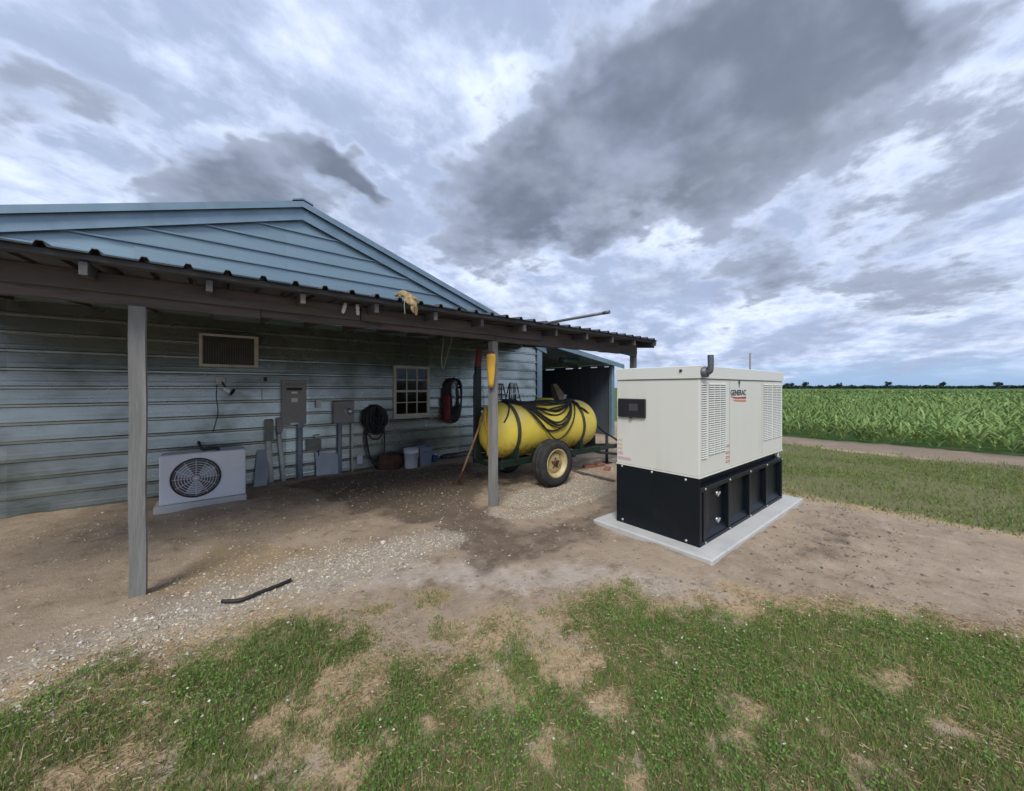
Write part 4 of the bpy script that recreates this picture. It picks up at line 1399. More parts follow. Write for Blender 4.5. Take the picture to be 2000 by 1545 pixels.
# air conditioner through the wall
ax1, az1 = onY(505, 658, FW - .10); _, az0 = onY(505, 718, FW - .10)
ax0 = ax1 - .74
t = thing('wall_air_conditioner', 'air conditioner with dark vertical fins and cream frame set in wall', 'air conditioner', ((ax0 + ax1) / 2, FW, az0))
fy = FW - .10
for (a, c, zz0, zz1) in ((ax0, ax1, az1 - .035, az1), (ax0, ax1, az0, az0 + .035), (ax0, ax0 + .04, az0 + .035, az1 - .035), (ax1 - .055, ax1, az0 + .035, az1 - .035)):
    MB().box(a, c, fy, FW + .03, zz0, zz1, .004).build('frame', 'old_cream', t)
MB().box(ax0 + .03, ax1 - .03, fy + .05, FW + .02, az0 + .02, az1 - .02).build('coil', 'dark_fin', t)
n = 22
f0 = None
for k in range(n):
    x = ax0 + .05 + (ax1 - ax0 - .115) * k / (n - 1)
    if f0 is None: f0 = MB().box(x - .004, x + .004, fy + .012, fy + .055, az0 + .034, az1 - .034).build('fin', 'old_fin', t); fx = x
    else: dup(f0, 'fin', (x - fx, 0, 0), t)
# flood light
x, zz = onY(432, 744, FW)
t = thing('flood_light', 'small flood light with round head on the barn wall', 'light', (x, FW, zz))
MB().box(x - .06, x + .055, FW - .05, FW + .03, zz - .05, zz + .06, .006).build('mounting_box', 'old_cream', t)
MB().tube([(x + .01, FW - .05, zz - .02), (x + .03, FW - .09, zz - .06), (x + .05, FW - .10, zz - .09)], .012, 8).build('arm', 'dark_steel', t)
hd = MB().lathe([(.001, -.07), (.03, -.065), (.036, -.02), (.052, .05), (.058, .055), (.052, .058)], (x + .09, FW - .12, zz - .15), (.75, -.35, -.42), 16).build('lamp_head', 'white_plastic', t)
MB().lathe([(.001, .052), (.052, .054), (.056, .060), (.056, .045)], (x + .09, FW - .12, zz - .15), (.75, -.35, -.42), 16).build('lens_ring', 'black_rubber', hd)
MB().tube(spline([(x - .05, FW - .02, zz - .05), (x - .06, FW - .02, zz - .25), (x - .04, FW - .02, zz - .5), (x - .1, FW - .02, zz - .8)], 5), .006, 6).build('cable', 'dark_steel', t)
x, zz = onY(518, 740, FW)
t = thing('wall_bracket', 'tiny dark bracket with a wire beside the grey breaker box', 'bracket', (x, FW, zz))
MB().box(x - .02, x + .025, FW - .045, FW + .03, zz - .04, zz + .03, .006).build('bracket_body', 'dark_steel', t)
MB().tube(spline([(x - .07, FW - .01, zz + .12), (x - .05, FW - .012, zz - .1), (x - .04, FW - .01, zz - .4)], 6), .004, 6).build('bracket_wire', 'wire_pale', t)
# white outdoor unit with round fan grille
ux1, uy = .335, 6.45
ux0, uz0, uz1 = -.56, .085, .725
t = thing('outdoor_fan_unit', 'pale lavender outdoor fan unit with round grille standing by the wall', 'outdoor unit', ((ux0 + ux1) / 2, 6.6, 0))
MB().box(ux0, ux1, uy, uy + .31, uz0, uz1, .012).build('casing', 'lavender_white', t)
MB().box(ux0 - .05, ux1 + .01, uy - .03, uy + .36, -.05, uz0 - .003, .01).build('base_block', 'concrete', t)
fcx, fcz = -.20, .40
fn = MB().lathe([(.255, 0), (.262, .012), (.245, .016), (.24, 0)], (fcx, uy - .0005, fcz), (0, -1, 0), 40).build('fan_grille', 'black_rubber', t)
MB().lathe([(.238, .001), (.001, .003)], (fcx, uy - .0005, fcz), (0, -1, 0), 40).build('fan_recess_shade', 'dark_fin', fn)  # flat disc on the closed casing, shade of a recess put into its colour
for r in (.03, .06, .09, .12, .15, .18, .21):
    h_ = .014 + .034 * (1 - (r / .24) ** 2)
    MB().lathe([(r - .003, h_), (r, h_ + .003), (r + .003, h_), (r, h_ - .003), (r - .003, h_)], (fcx, uy - .002, fcz), (0, -1, 0), 32).build('grille_ring', 'lavender_white', fn)
for k in range(6):
    a = math.pi * k / 6
    MB().tube([(fcx + math.cos(a) * .24 * q, uy - .014 - .034 * (1 - q * q), fcz + math.sin(a) * .24 * q) for q in (-1, -.75, -.5, -.25, 0, .25, .5, .75, 1)], .003, 5).build('grille_spoke', 'lavender_white', fn)
for k in range(3):
    a = 2 * math.pi * k / 3 + .5
    bl = []
    for (r_, da) in ((.05, -.35), (.14, -.55), (.215, -.45), (.225, .1), (.18, .45), (.06, .5)):
        bl.append((fcx + math.cos(a + da) * r_, uy - .004 - .004 * (da > 0), fcz + math.sin(a + da) * r_))
    MB().prism(bl, (0, -.003, 0)).build('fan_blade', 'board_grey', fn)
x, zz = onY(460, 909, uy)
MB().box(x - .065, x + .065, uy - .003, uy + .002, zz - .016, zz + .016).build('name_plate', 'sticker_white', t)
MB().box(ux1 - .012, ux1 + .003, uy + .05, uy + .26, uz0 + .12, uz0 + .36).build('side_cover', 'lavender_white', t)
MB().tube(spline([(.03, uy + .12, uz1 - .01), (.02, uy + .10, uz1 + .03), (-.06, uy + .12, uz1 + .035), (-.15, uy + .25, uz1 + .02), (-.2, FW - .01, uz1 + .04)], 6), .02, 8).build('line_set', 'black_rubber', t)
# leaning grey board and pale sheets against the wall
x0, _ = onY(497, 940, WY - .10); x1, _ = onY(519, 940, WY - .10)
t = MB().prism([(x0 - .02, WY - .20, -.02), (x1 + .01, WY - .20, -.02), (x1 + .07, WY - .06, .56), (x0 + .04, WY - .06, .56)], (0, .014, .0)).build('leaning_board', 'board_grey', None, (x0, WY - .2, 0))
tag(t, 'grey flat board leaning on the wall beside the outdoor fan unit', 'board')
x0, x1, z0, z1, _, _ = wallbox(617, 880, 659, 928, .02)
t = MB().prism([(x0, WY - .12, -.02), (x1, WY - .12, -.02), (x1 + .02, WY - .05, .37), (x0 - .01, WY - .05, .43)], (0, .01, 0)).build('metal_offcut', 'board_pale', None, (x0, WY - .1, 0))
tag(t, 'pale thin metal offcut propped at the wall foot under the olive box', 'metal sheet')


def conduit(pts, r, name, m, parent, n=12):
    o = MB().tube(pts, r, n).build(name, m, parent)
    return o


def strap_at(x, y, zz, r, parent):
    MB().lathe([(r + .004, -.012), (r + .004, .012)], (x, y, zz), (0, 0, 1), 12).build('pipe_clip', 'grey_box', parent)


# grey breaker panel with conduit
x0, x1, z0, z1, yf, yb = wallbox(552, 743, 598, 828, .13)
t = thing('breaker_panel', 'tall grey electrical breaker panel with conduit down to the ground', 'electrical panel', ((x0 + x1) / 2, FW, 0))
MB().box(x0, x1, yf + .012, yb + .03, z0, z1, .006).build('cabinet', 'grey_box', t)
dr = MB().box(x0 - .004, x1 + .004, yf, yf + .011, z0 + .015, z1 - .075, .004).build('door', 'grey_box', t)
MB().box(x0 + .055, x1 - .065, yf - .006, yf + .004, z1 - .165, z1 - .125, .004).build('handle_slot', 'black_rubber', dr)
MB().box(x0 + .13, x1 - .13, yf - .0015, yf + .002, z1 - .225, z1 - .19).build('sticker', 'sticker_white', dr)
MB().box(x0 + .13, x1 - .13, yf - .0015, yf + .002, z1 - .37, z1 - .30).build('sticker', 'sticker_white', dr)
MB().box(x0 + .12, x1 - .12, yf - .0015, yf + .004, z0 + .002, z0 + .03).build('sticker', 'sticker_white', t)
MB().box(x0 - .006, x1 + .006, yf - .006, yb, z1 - .062, z1 + .006, .006).build('rain_hood', 'grey_box', t)
cx_, _ = onY(586, 880, FW - .05)
conduit([(cx_, FW - .055, -.06), (cx_, FW - .055, z0 + .02)], .042, 'conduit', 'grey_pvc', t)
MB().lathe([(.05, -.03), (.05, .03)], (cx_, FW - .055, z0 - .03), (0, 0, 1), 14).build('coupling', 'grey_pvc', t)
strap_at(cx_, FW - .055, .5, .042, t)
# two junction boxes on thin risers
x0, x1, z0, z1, yf, yb = wallbox(518, 820, 534, 861, .09)
t = thing('junction_box', 'narrow grey-green junction box on a pale pipe, left of the breaker panel', 'junction box', ((x0 + x1) / 2, FW, 0))
MB().box(x0, x1, yf, yb + .03, z0, z1, .006).build('box_body', 'olive_box', t)
MB().box(x0 - .003, x1 + .003, yf - .006, yf + .004, z0 + .01, z1 - .01, .003).build('cover', 'olive_box', t)
xm = (x0 + x1) / 2
conduit([(xm + .03, FW - .045, -.06), (xm - .005, FW - .045, z0 + .02)], .040, 'conduit', 'pale_pvc', t)
xa, za = onY(549, 830, FW - .04)
t = thing('riser_pipe', 'pale bent riser pipe between the junction box and the breaker panel', 'pipe', (xa, FW, 0))
conduit([(xa + .035, FW - .045, -.06), (xa + .015, FW - .04, .35), (xa - .03, FW - .04, z0 + .10)], .034, 'conduit', 'pale_pvc', t)
conduit([(xa - .03, FW - .04, z0 + .08), (xa - .03, FW - .04, z1 - .02)], .030, 'upper_pipe', 'grey_pvc', t)
MB().box(xa - .07, xa + .02, FW - .075, FW + .02, z0 + .13, z1 + .02, .008).build('pull_fitting', 'grey_box', t)
# meter box
x0, x1, z0, z1, yf, yb = wallbox(653, 784, 692, 825, .11)
t = thing('meter_box', 'square grey meter box with round glass dial and two conduits', 'meter', ((x0 + x1) / 2, FW, 0))
MB().box(x0, x1, yf, yb + .03, z0, z1, .008).build('box_body', 'grey_box', t)
mx, mz = onY(682, 803, yf)
MB().lathe([(.075, -.002), (.075, .02), (.062, .024), (.062, .012)], (mx, yf, mz), (0, -1, 0), 24).build('meter_ring', 'zinc', t)
gl = MB().lathe([(.060, .0), (.060, .05), (.045, .075), (.001, .08)], (mx, yf, mz), (0, -1, 0), 20).build('meter_glass', 'bin_grey', t)
MB().lathe([(.03, .0765), (.03, .0785), (.001, .0815)], (mx, yf, mz), (0, -1, 0), 16).build('dial', 'sticker_white', gl)
for (px, r, m) in ((664, .036, 'grey_pvc'), (688, .018, 'pale_pvc')):
    xx, _ = onY(px, 870, FW - .045)
    conduit([(xx, FW - .045, -.06), (xx, FW - .045, z0 + .02)], r, 'conduit', m, t)
    strap_at(xx, FW - .045, .45, r, t)
# small boxes
for (a, lab, nm, m, dep) in (((600, 859, 627, 878), 'small olive junction box low on the wall beside the panel conduit', 'outlet_box', 'olive_box', .06),
                             ((618, 782, 627, 795), 'little white switch on the wall between breaker panel and meter', 'wall_switch', 'white_plastic', .04),
                             ((698, 890, 708, 905), 'little white outlet low on the wall right of the meter conduits', 'wall_outlet', 'white_plastic', .04),):
    x0, x1, z0, z1, yf, yb = wallbox(*a, dep)
    t = thing(nm, lab, 'electrical box', ((x0 + x1) / 2, FW, z0))
    MB().box(x0, x1, yf, yb + .03, z0, z1, .005).build('box_body', m, t)
    MB().box(x0 - .004, x1 + .004, yf - .005, yf + .003, z0 - .004, z1 + .004, .002).build('cover', m, t)
    MB().lathe([(.007, 0), (.007, .004), (.001, .004)], ((x0 + x1) / 2, yf - .005, (z0 + z1) / 2), (0, -1, 0), 8).build('screw', 'zinc', t)
    if nm == 'outlet_box':
        conduit([(x1 - .03, FW - .02, -.04), (x1 - .03, FW - .02, z0 + .01)], .010, 'drop_pipe', 'dark_steel', t, 8)
        conduit([(x0 + .12, FW - .02, z1 - .01), (x0 + .12, FW - .02, z1 + .06), (x0 + .2, FW - .02, z1 + .07)], .012, 'stub_pipe', 'grey_pvc', t, 8)
# hose coil on its hanger
hx, hz = onY(732, 795, FW - .06)
t = thing('coiled_hose', 'black garden hose coiled on a wall hanger left of the window', 'hose', (hx, FW, hz))
MB().bar((hx - .10, FW - .05, hz), (hx + .10, FW - .05, hz), .14, .05, .01).build('hanger', 'dark_steel', t)
MB().box(hx - .08, hx + .08, FW - .012, FW + .03, hz - .2, hz + .05, .004).build('hanger_plate', 'dark_steel', t)
pts = []
rr = random.Random(4)
for k in range(30):
    rw, rh_ = rr.uniform(.05, .235), rr.uniform(.12, .30)
    for q in range(18):
        a = 2 * math.pi * q / 18
        pts.append((hx + math.sin(a) * rw * (1.0 if math.cos(a) < .3 else .82), FW - .03 - .005 * k + rr.uniform(-.004, .004), hz + .03 - rh_ + math.cos(a) * rh_))
MB().tube(pts, .0135, 6).build('hose_coil', 'black_rubber', t)
lz = onY(732, 850, FW - .05)[1]
MB().tube(spline([(hx - .17, FW - .06, lz + .2), (hx - .15, FW - .07, lz - .1), (hx - .09, FW - .07, lz - .45), (hx - .06, FW - .12, .12), (hx - .0, FW - .20, .02), (hx + .10, FW - .26, .02), (hx + .22, FW - .22, .16),
                  (hx + .12, FW - .16, .22), (hx - .02, FW - .10, .17), (hx - .12, FW - .10, .3), (hx - .17, FW - .07, .55), (hx - .18, FW - .05, lz + .1)], 8), .0135, 7).build('hose_loop', 'black_rubber', t)
MB().tube(spline([(hx + .18, FW - .06, lz + .2), (hx + .19, FW - .07, lz - .1), (hx + .18, FW - .08, lz - .35), (hx + .20, FW - .12, .20), (hx + .24, FW - .2, .04)], 8), .0135, 7).build('hose_end', 'black_rubber', t)
MB().tube(spline([(hx - .16, FW - .1, lz + .05), (hx - .06, FW - .11, lz - .06), (hx + .06, FW - .11, lz - .06), (hx + .16, FW - .1, lz + .08)], 6), .0135, 7).build('hose_slack', 'black_rubber', t)
# cable loop with red cylinder right of the window
kx, kz = onY(884, 740, FW - .05)
t = thing('cable_loop', 'black cable loops hung on the wall right of the window', 'cable', (kx, FW, kz))
pts = []
for k in range(9):
    rw, rh_ = .235 - .013 * k, .50 - .022 * k
    for q in range(20):
        a = 2 * math.pi * q / 20
        sq = abs(math.cos(a)) ** .6 * math.copysign(1, math.cos(a))
        pts.append((kx + math.sin(a) * rw + .01 * k, FW - .03 - .008 * k, kz - rh_ + sq * rh_))
pts = pts[:-8]
MB().tube(pts, .018, 6).build('cable_coil', 'black_rubber', t)
MB().tube(spline([(kx - .10, FW - .08, kz - .05), (kx + .0, FW - .10, kz + .015), (kx + .10, FW - .09, kz - .06), (kx + .08, FW - .09, kz - .3), (kx + .1, FW - .09, kz - .55)], 6), .016, 7).build('cable_bundle', 'black_rubber', t)
MB().tube([(kx, FW + .02, kz + .01), (kx, FW - .12, kz + .02), (kx, FW - .13, kz + .05)], .01, 8).build('hook', 'dark_steel', t)
x0, z0 = onY(873, 823, FW - .1); _, z1 = onY(873, 770, FW - .1)
t = thing('red_canister', 'dull red cylinder hanging on the wall inside the cable loops', 'canister', (x0, FW - .1, z0))
MB().lathe([(.001, 0), (.065, .005), (.075, .03), (.075, z1 - z0 - .10), (.055, z1 - z0 - .03), (.022, z1 - z0), (.022, z1 - z0 + .04), (.001, z1 - z0 + .04)], (x0, FW - .095, z0), (0, 0, 1), 20).build('cylinder', 'red_bag', t)
MB().bar((x0 - .02, FW - .10, z1 + .055), (x0 + .08, FW - .12, z1 + .075), .02, .03, .004).build('valve_handle', 'dark_steel', t)
MB().tube(spline([(x0 + .02, FW - .1, z1 + .03), (x0 + .10, FW - .12, z1 - .02), (x0 + .10, FW - .12, z0 + .12)], 6), .012, 7).build('discharge_hose', 'black_rubber', t)
MB().box(x0 - .03, x0 + .03, FW - .022, FW + .03, z0 + .1, z1 - .05).build('mount', 'dark_steel', t)

# ------------------------------------------------------------------ things on the ground at the wall
# white bucket
bx_, by_ = onG(803, 912)
t = thing('white_bucket', 'white plastic bucket standing at the wall below the window', 'bucket', (bx_, by_, 0))
MB().lathe([(.001, .0), (.118, .0), (.122, .01), (.142, .30), (.150, .30), (.150, .315), (.143, .315), (.143, .365), (.150, .367), (.150, .38), (.138, .38), (.116, .03), (.001, .03)], (bx_, by_, -.01), (0, 0, 1), 28).build('bucket_body', 'white_plastic', t)
hp = [(bx_ - .146, by_ - .02, .33), (bx_ - .13, by_ - .10, .24), (bx_ - .03, by_ - .155, .17), (bx_ + .07, by_ - .15, .20), (bx_ + .13, by_ - .08, .28), (bx_ + .146, by_ - .01, .33)]
MB().tube(spline(hp, 5), .005, 6).build('bail', 'zinc', t)
gx, gy = onG(831, 909)
t = thing('grey_bin', 'grey square-sided bin beside the white bucket', 'bin', (gx, gy + .1, 0))
mb = MB(); vs, fs = [], []
for (zz, q) in ((-.01, .115), (.03, .118), (.34, .14), (.345, .152), (.375, .152), (.375, .138), (.04, .108)):
    for (sx, sy) in ((-1, -1), (1, -1), (1, 1), (-1, 1)): vs.append((gx + sx * q, gy + .10 + sy * q, zz))
for i in range(6):
    for k in range(4): fs.append((i * 4 + k, i * 4 + (k + 1) % 4, (i + 1) * 4 + (k + 1) % 4, (i + 1) * 4 + k))
fs += [(0, 1, 2, 3), (24, 25, 26, 27)]
mb.add(vs, fs).build('bin_body', 'bin_grey', t)
MB().box(gx - .05, gx + .05, gy - .075, gy - .05, .27, .30, .004).build('grip', 'bin_grey', t)
px_, py_ = onG(851, 903)
t = thing('blue_jug', 'small blue jug on the ground right of the grey bin', 'jug', (px_, py_ + .06, 0))
MB().box(px_ - .065, px_ + .065, py_, py_ + .12, -.01, .145, .02).build('jug_body', 'blue_plastic', t)
MB().lathe([(.022, 0), (.022, .035), (.001, .036)], (px_ + .03, py_ + .06, .14), (0, 0, 1), 10).build('cap', 'white_plastic', t)
# rust-brown sack
sx_, sy_ = onG(768, 917)
t = thing('brown_sack', 'rust brown sack slumped at the wall left of the white bucket', 'sack', (sx_, sy_ + .15, 0))
vs, fs = [], []
nu, nv = 20, 10
for j in range(nv + 1):
    f = j / nv
    r = .27 * (1 - .10 * f) * (math.sin(math.pi * (.22 + .70 * f)) ** .45)
    for i in range(nu):
        a = 2 * math.pi * i / nu
        q = r * (1 + .07 * math.sin(3 * a + 4 * f) + .04 * math.sin(7 * a + 2))
        vs.append((sx_ + math.cos(a) * q, sy_ + .17 + math.sin(a) * q * .7, -.02 + .31 * f + .025 * math.sin(2 * a + 1) * f))
for j in range(nv):
    for i in range(nu): fs.append((j * nu + i, j * nu + (i + 1) % nu, (j + 1) * nu + (i + 1) % nu, (j + 1) * nu + i))
fs.append(tuple(nv * nu + i for i in range(nu)))
MB().add(vs, fs, True).build('sack_body', 'brown_bag', t)
MB().tube(spline([(sx_ - .12, sy_ + .15, .29), (sx_ - .03, sy_ + .12, .325), (sx_ + .08, sy_ + .16, .31)], 4), [.02] * 8 + [.012], 8).build('sack_fold', 'brown_bag', t)
qx, qy = onG(744, 917)
t = thing('white_bottle', 'little white bottle on the ground in front of the brown sack', 'bottle', (qx, qy, 0))
MB().lathe([(.001, 0), (.033, .002), (.036, .02), (.036, .09), (.016, .115), (.016, .125), (.001, .126)], (qx, qy, -.005), (0, 0, 1), 14).build('bottle_body', 'white_plastic', t)
MB().lathe([(.018, 0), (.018, .025), (.001, .026)], (qx, qy, .118), (0, 0, 1), 12).build('cap', 'cream_paint', t)
# dark scrap at the foot of the wall behind the hoe
dx, dy = onG(905, 893)
t = thing('scrap_pile', 'dark low heap of scrap pipe at the wall behind the hoe', 'scrap', (dx, dy, 0))
rr = random.Random(9)
for k in range(7):
    a = rr.uniform(-.3, .3)
    MB().tube([(dx - .5 + rr.uniform(-.15, .15), dy + .1 + rr.uniform(-.1, .12), .03 + .025 * (k % 3)), (dx + .3 + rr.uniform(-.2, .2), dy + .1 + a * .3, .03 + .03 * (k % 3))], rr.uniform(.018, .032), 8).build('pipe_length', rr.choice(['dark_steel', 'rust', 'pipe_steel']), t)
# pipe offcut lying on the gravel in front
P_ = [onG(*q) for q in ((433, 1183), (470, 1180), (505, 1166), (540, 1150), (568, 1136))]
pts = spline([(x, y, float(gz(x, y)) + .02) for x, y in P_], 6)
t = MB().tube(pts, .0135, 10).build('hose_offcut', 'black_rubber', None, (P_[2][0], P_[2][1], 0))
tag(t, 'short bent piece of black hose lying on the pale gravel', 'hose')
# boards and bricks on the ground beyond the wheel
a, b_ = onG(1122, 923), onG(1200, 942)
t = MB().bar((a[0], a[1], .02), (b_[0], b_[1], .02), .06, .04, .004).build('ground_board', 'old_wood', None, (a[0], a[1], 0))
tag(t, 'dark narrow board lying on the dirt between tyre and generator', 'board')
for k, (px, py) in enumerate(((1150, 914), (1172, 911), (1186, 919))):
    x, y = onG(px, py)
    t = MB().box(x - .11, x + .11, y - .055, y + .055, -.005, .06, .006, Matrix.Translation((x, y, 0)) @ Matrix.Rotation(.4 * k - .3, 4, 'Z') @ Matrix.Translation((-x, -y, 0))).build('loose_brick', 'brick_red', None, (x, y, 0))
    tag(t, ['red brick lying on dirt behind the tyre, nearest the tyre', 'red brick lying on dirt behind the tyre, middle one of three', 'red brick lying on dirt behind the tyre, nearest the generator'][k], 'brick', 'bricks behind the trailer wheel')

# ------------------------------------------------------------------ sward, litter, stones
def cam_rd(x, y): return .7771 * x - .6293 * y, .6293 * x + .7771 * y


def scatter(n, x0, x1, y0, y1):
    return RNG.uniform(x0, x1, n), RNG.uniform(y0, y1, n)


def blades(name, x, y, h, wd, lean, col, seg=1, label=None, cat=None):
    """upright leaves: one tapering triangle each, or a bent strip when seg is 2"""
    n = len(x)
    z = gz(x, y) - .004
    a = RNG.uniform(0, 2 * np.pi, n); la = RNG.uniform(0, 2 * np.pi, n)
    ux, uy = np.cos(a) * wd / 2, np.sin(a) * wd / 2
    lx, ly = np.cos(la) * lean * h, np.sin(la) * lean * h
    b0 = np.stack([x - ux, y - uy, z], 1); b1 = np.stack([x + ux, y + uy, z], 1)
    top = np.stack([x + lx, y + ly, z + h * np.sqrt(np.clip(1 - lean ** 2, .05, 1))], 1)
    if seg == 1:
        V = np.stack([b0, b1, top], 1).reshape(-1, 3)
        F = np.arange(3 * n).reshape(n, 3)
        T = np.repeat(col, 3, 0)
    else:
        m0 = np.stack([x - ux * .9 + lx * .32, y - uy * .9 + ly * .32, z + h * .62], 1)
        m1 = np.stack([x + ux * .9 + lx * .32, y + uy * .9 + ly * .32, z + h * .62], 1)
        V = np.stack([b0, b1, m1, m0, top], 1).reshape(-1, 3)
        k = np.arange(n)[:, None] * 5
        F = np.concatenate([k + [0, 1, 2], k + [0, 2, 3], k + [3, 2, 4]])
        T = np.repeat(col, 5, 0)
    return np_mesh(name, V, F, 'leaf_tint', T)


def pick(cols, n, jit=.25):
    cols = np.array(cols)
    c = cols[RNG.integers(0, len(cols), n)]
    return c * RNG.uniform(1 - jit, 1 + jit, (n, 1)) * RNG.uniform(.93, 1.07, (n, 3))


GREEN = [(.134, .222, .042), (.165, .25, .05), (.106, .186, .040), (.195, .276, .066), (.12, .195, .05), (.245, .262, .085)]
DRY = [(.44, .33, .19), (.36, .26, .14), (.52, .42, .27), (.30, .22, .13)]

# close lawn: upright blades
x, y = scatter(1250000, -3.2, 4.8, -2.2, 3.4)
r, d = cam_rd(x, y)
k = (d > .75) & (d < 4.3) & (np.abs(r) < 1.75 * d + .3)
x, y = x[k], y[k]
m = lawn_mask(x, y)
k = RNG.random(len(x)) < m * .92
x, y, m = x[k], y[k], m[k]
n = len(x)
dry = RNG.random(n) < (.14 + .42 * (1 - m)) * (.35 + 1.4 * fbm(x, y, 2.4, 3, 61))
col = pick(GREEN, n) * (.75 + .6 * fbm(x, y, 1.7, 3, 63))[:, None]
col[dry] = pick(DRY, int(dry.sum()))
tag(blades('lawn_grass', x, y, RNG.uniform(.012, .040, n) * (.6 + .7 * m) * np.where(RNG.random(n) < .04, 1.9, 1), RNG.uniform(.0028, .006, n), RNG.uniform(.1, .85, n), col), 'short green lawn grass with bare tan patches in the foreground', 'grass', kind='stuff')
# clover: small tilted leaflets among the grass
x, y = scatter(330000, -3.2, 4.8, -2.2, 3.4)
r, d = cam_rd(x, y)
k = (d > .75) & (d < 4.0) & (np.abs(r) < 1.75 * d + .3)
x, y = x[k], y[k]
m = lawn_mask(x, y) * smooth(fbm(x, y, 3.1, 3, 71), .36, .60)
k = RNG.random(len(x)) < m * .8
x, y = x[k], y[k]
n = len(x)
z = gz(x, y) + RNG.uniform(.012, .038, n)
s_ = RNG.uniform(.003, .0068, n)
a = RNG.uniform(0, 6.28, n)
tx, ty = RNG.uniform(-.7, .7, n), RNG.uniform(-.7, .7, n)
V = []
for q in range(4):
    dx_, dy_ = np.cos(a + q * 1.5708) * s_, np.sin(a + q * 1.5708) * s_
    V.append(np.stack([x + dx_, y + dy_, z + dx_ * tx + dy_ * ty], 1))
V = np.stack(V, 1).reshape(-1, 3)
col = pick([(.114, .216, .042), (.094, .184, .042), (.145, .245, .06), (.128, .232, .044)], n, .3) * (.8 + .5 * fbm(x, y, 1.9, 3, 63))[:, None]
tag(np_mesh('clover', V, np.arange(4 * n).reshape(n, 4), 'leaf_tint', np.repeat(col, 4, 0)), 'low clover leaves mixed through the foreground lawn', 'clover', kind='stuff')
# straw litter lying flat
x, y = scatter(260000, -3.2, 5.2, -2.2, 4.2)
r, d = cam_rd(x, y)
sd = sdist(x, y, LAWN)
k = (d > .75) & (np.abs(r) < 1.75 * d + .3) & (RNG.random(len(x)) < .75 * smooth(sd + (fbm(x, y, 2.2, 3, 3) - .5) * .6, -.45, .1) * (.25 + .75 * smooth(fbm(x, y, 3, 3, 81), .4, .6)))
x, y = x[k], y[k]
n = len(x)
z = gz(x, y) + RNG.uniform(.003, .016, n)
L_, a, wd = RNG.uniform(.008, .034, n), RNG.uniform(0, 6.28, n), RNG.uniform(.001, .0022, n)
ca, sa = np.cos(a), np.sin(a)
tl = RNG.uniform(-.25, .25, n)
V = np.stack([np.stack([x + ca * L_ * u - sa * wd * v, y + sa * L_ * u + ca * wd * v, z + tl * L_ * u * .6 + .004 * (v > 0)], 1) for (u, v) in ((-.5, -.5), (.5, -.5), (.5, .5), (-.5, .5))], 1).reshape(-1, 3)
tag(np_mesh('straw_litter', V, np.arange(4 * n).reshape(n, 4), 'leaf_tint', np.repeat(pick(DRY, n), 4, 0)), 'dead straw and thatch scattered over the worn lawn edge', 'straw', kind='stuff')
# white clover heads
x, y = scatter(5200, -3.2, 4.8, -2.2, 3.2)
r, d = cam_rd(x, y)
k = (d > .75) & (d < 3.6) & (np.abs(r) < 1.75 * d) & (RNG.random(len(x)) < lawn_mask(x, y) * .32)
x, y = x[k], y[k]


def lumps(name, x, y, size, col, m, sink=.3, flat=.7):
    """many small faceted stones or heads, eight faces each"""
    n = len(x)
    z = gz(x, y)
    o = np.array([(1, 0, 0), (-1, 0, 0), (0, 1, 0), (0, -1, 0), (0, 0, 1), (0, 0, -1)], float)
    v = o[None] * RNG.uniform(.6, 1.25, (n, 6, 1)) + RNG.normal(0, .22, (n, 6, 3))
    a = RNG.uniform(0, 6.28, n); ca, sa = np.cos(a)[:, None], np.sin(a)[:, None]
    vx, vy = v[..., 0] * ca - v[..., 1] * sa, v[..., 0] * sa + v[..., 1] * ca
    st = RNG.uniform(.7, 1.4, n)[:, None]
    V = np.stack([x[:, None] + vx * size[:, None] * st, y[:, None] + vy * size[:, None], z[:, None] + (v[..., 2] * flat + flat - sink * 2) * size[:, None]], -1).reshape(-1, 3)
    f = np.array([(0, 2, 4), (2, 1, 4), (1, 3, 4), (3, 0, 4), (2, 0, 5), (1, 2, 5), (3, 1, 5), (0, 3, 5)])
    F = (np.arange(n)[:, None, None] * 6 + f[None]).reshape(-1, 3)
    return np_mesh(name, V, F, m, np.repeat(col, 6, 0))


n = len(x)
o = lumps('clover_flowers', x, y, RNG.uniform(.0035, .0075, n), pick([(.62, .60, .48), (.55, .50, .36), (.70, .70, .62)], n, .15), 'leaf_tint', -2.2, 1.0)
tag(o, 'tiny white clover heads dotted over the lawn', 'clover flowers', kind='stuff')
# gravel along the worn edges
def gravel_at(n, x0, x1, y0, y1, lo, hi, dens):
    x, y = scatter(n, x0, x1, y0, y1)
    k = RNG.random(n) < dens(x, y)
    x, y = x[k], y[k]
    return x, y, RNG.uniform(lo, hi, len(x)) ** 1.0


def dens_main(x, y):
    soil, grav, och, yard, head = zones(x, y)
    base = .022 * smooth(sdist(x, y, YARD) + .5, 0, .6) * smooth(fbm(x, y, 1.3, 3, 91), .42, .62)
    pd = np.maximum(np.maximum(PAD[0] - x, x - PAD[1]), np.maximum(PAD[2] - y, y - PAD[3]))
    return np.clip(grav ** 1.3 * .50 + och * .07 + base, 0, 1) * (1 - .7 * soil) * (pd > .05)


x, y, s_ = gravel_at(190000, -2.0, 7.5, 2.6, 6.9, .0035, .0115, dens_main)
s_ = s_ * np.where(RNG.random(len(s_)) < .08, 1.6, 1)
tag(lumps('gravel', x, y, s_, pick([(.50, .45, .37), (.40, .345, .27), (.58, .54, .46), (.46, .37, .25), (.33, .28, .22), (.42, .34, .24)], len(x), .2), 'stone_tint', .25, .7), 'pale limestone gravel strewn along the yard edge', 'gravel', kind='stuff')


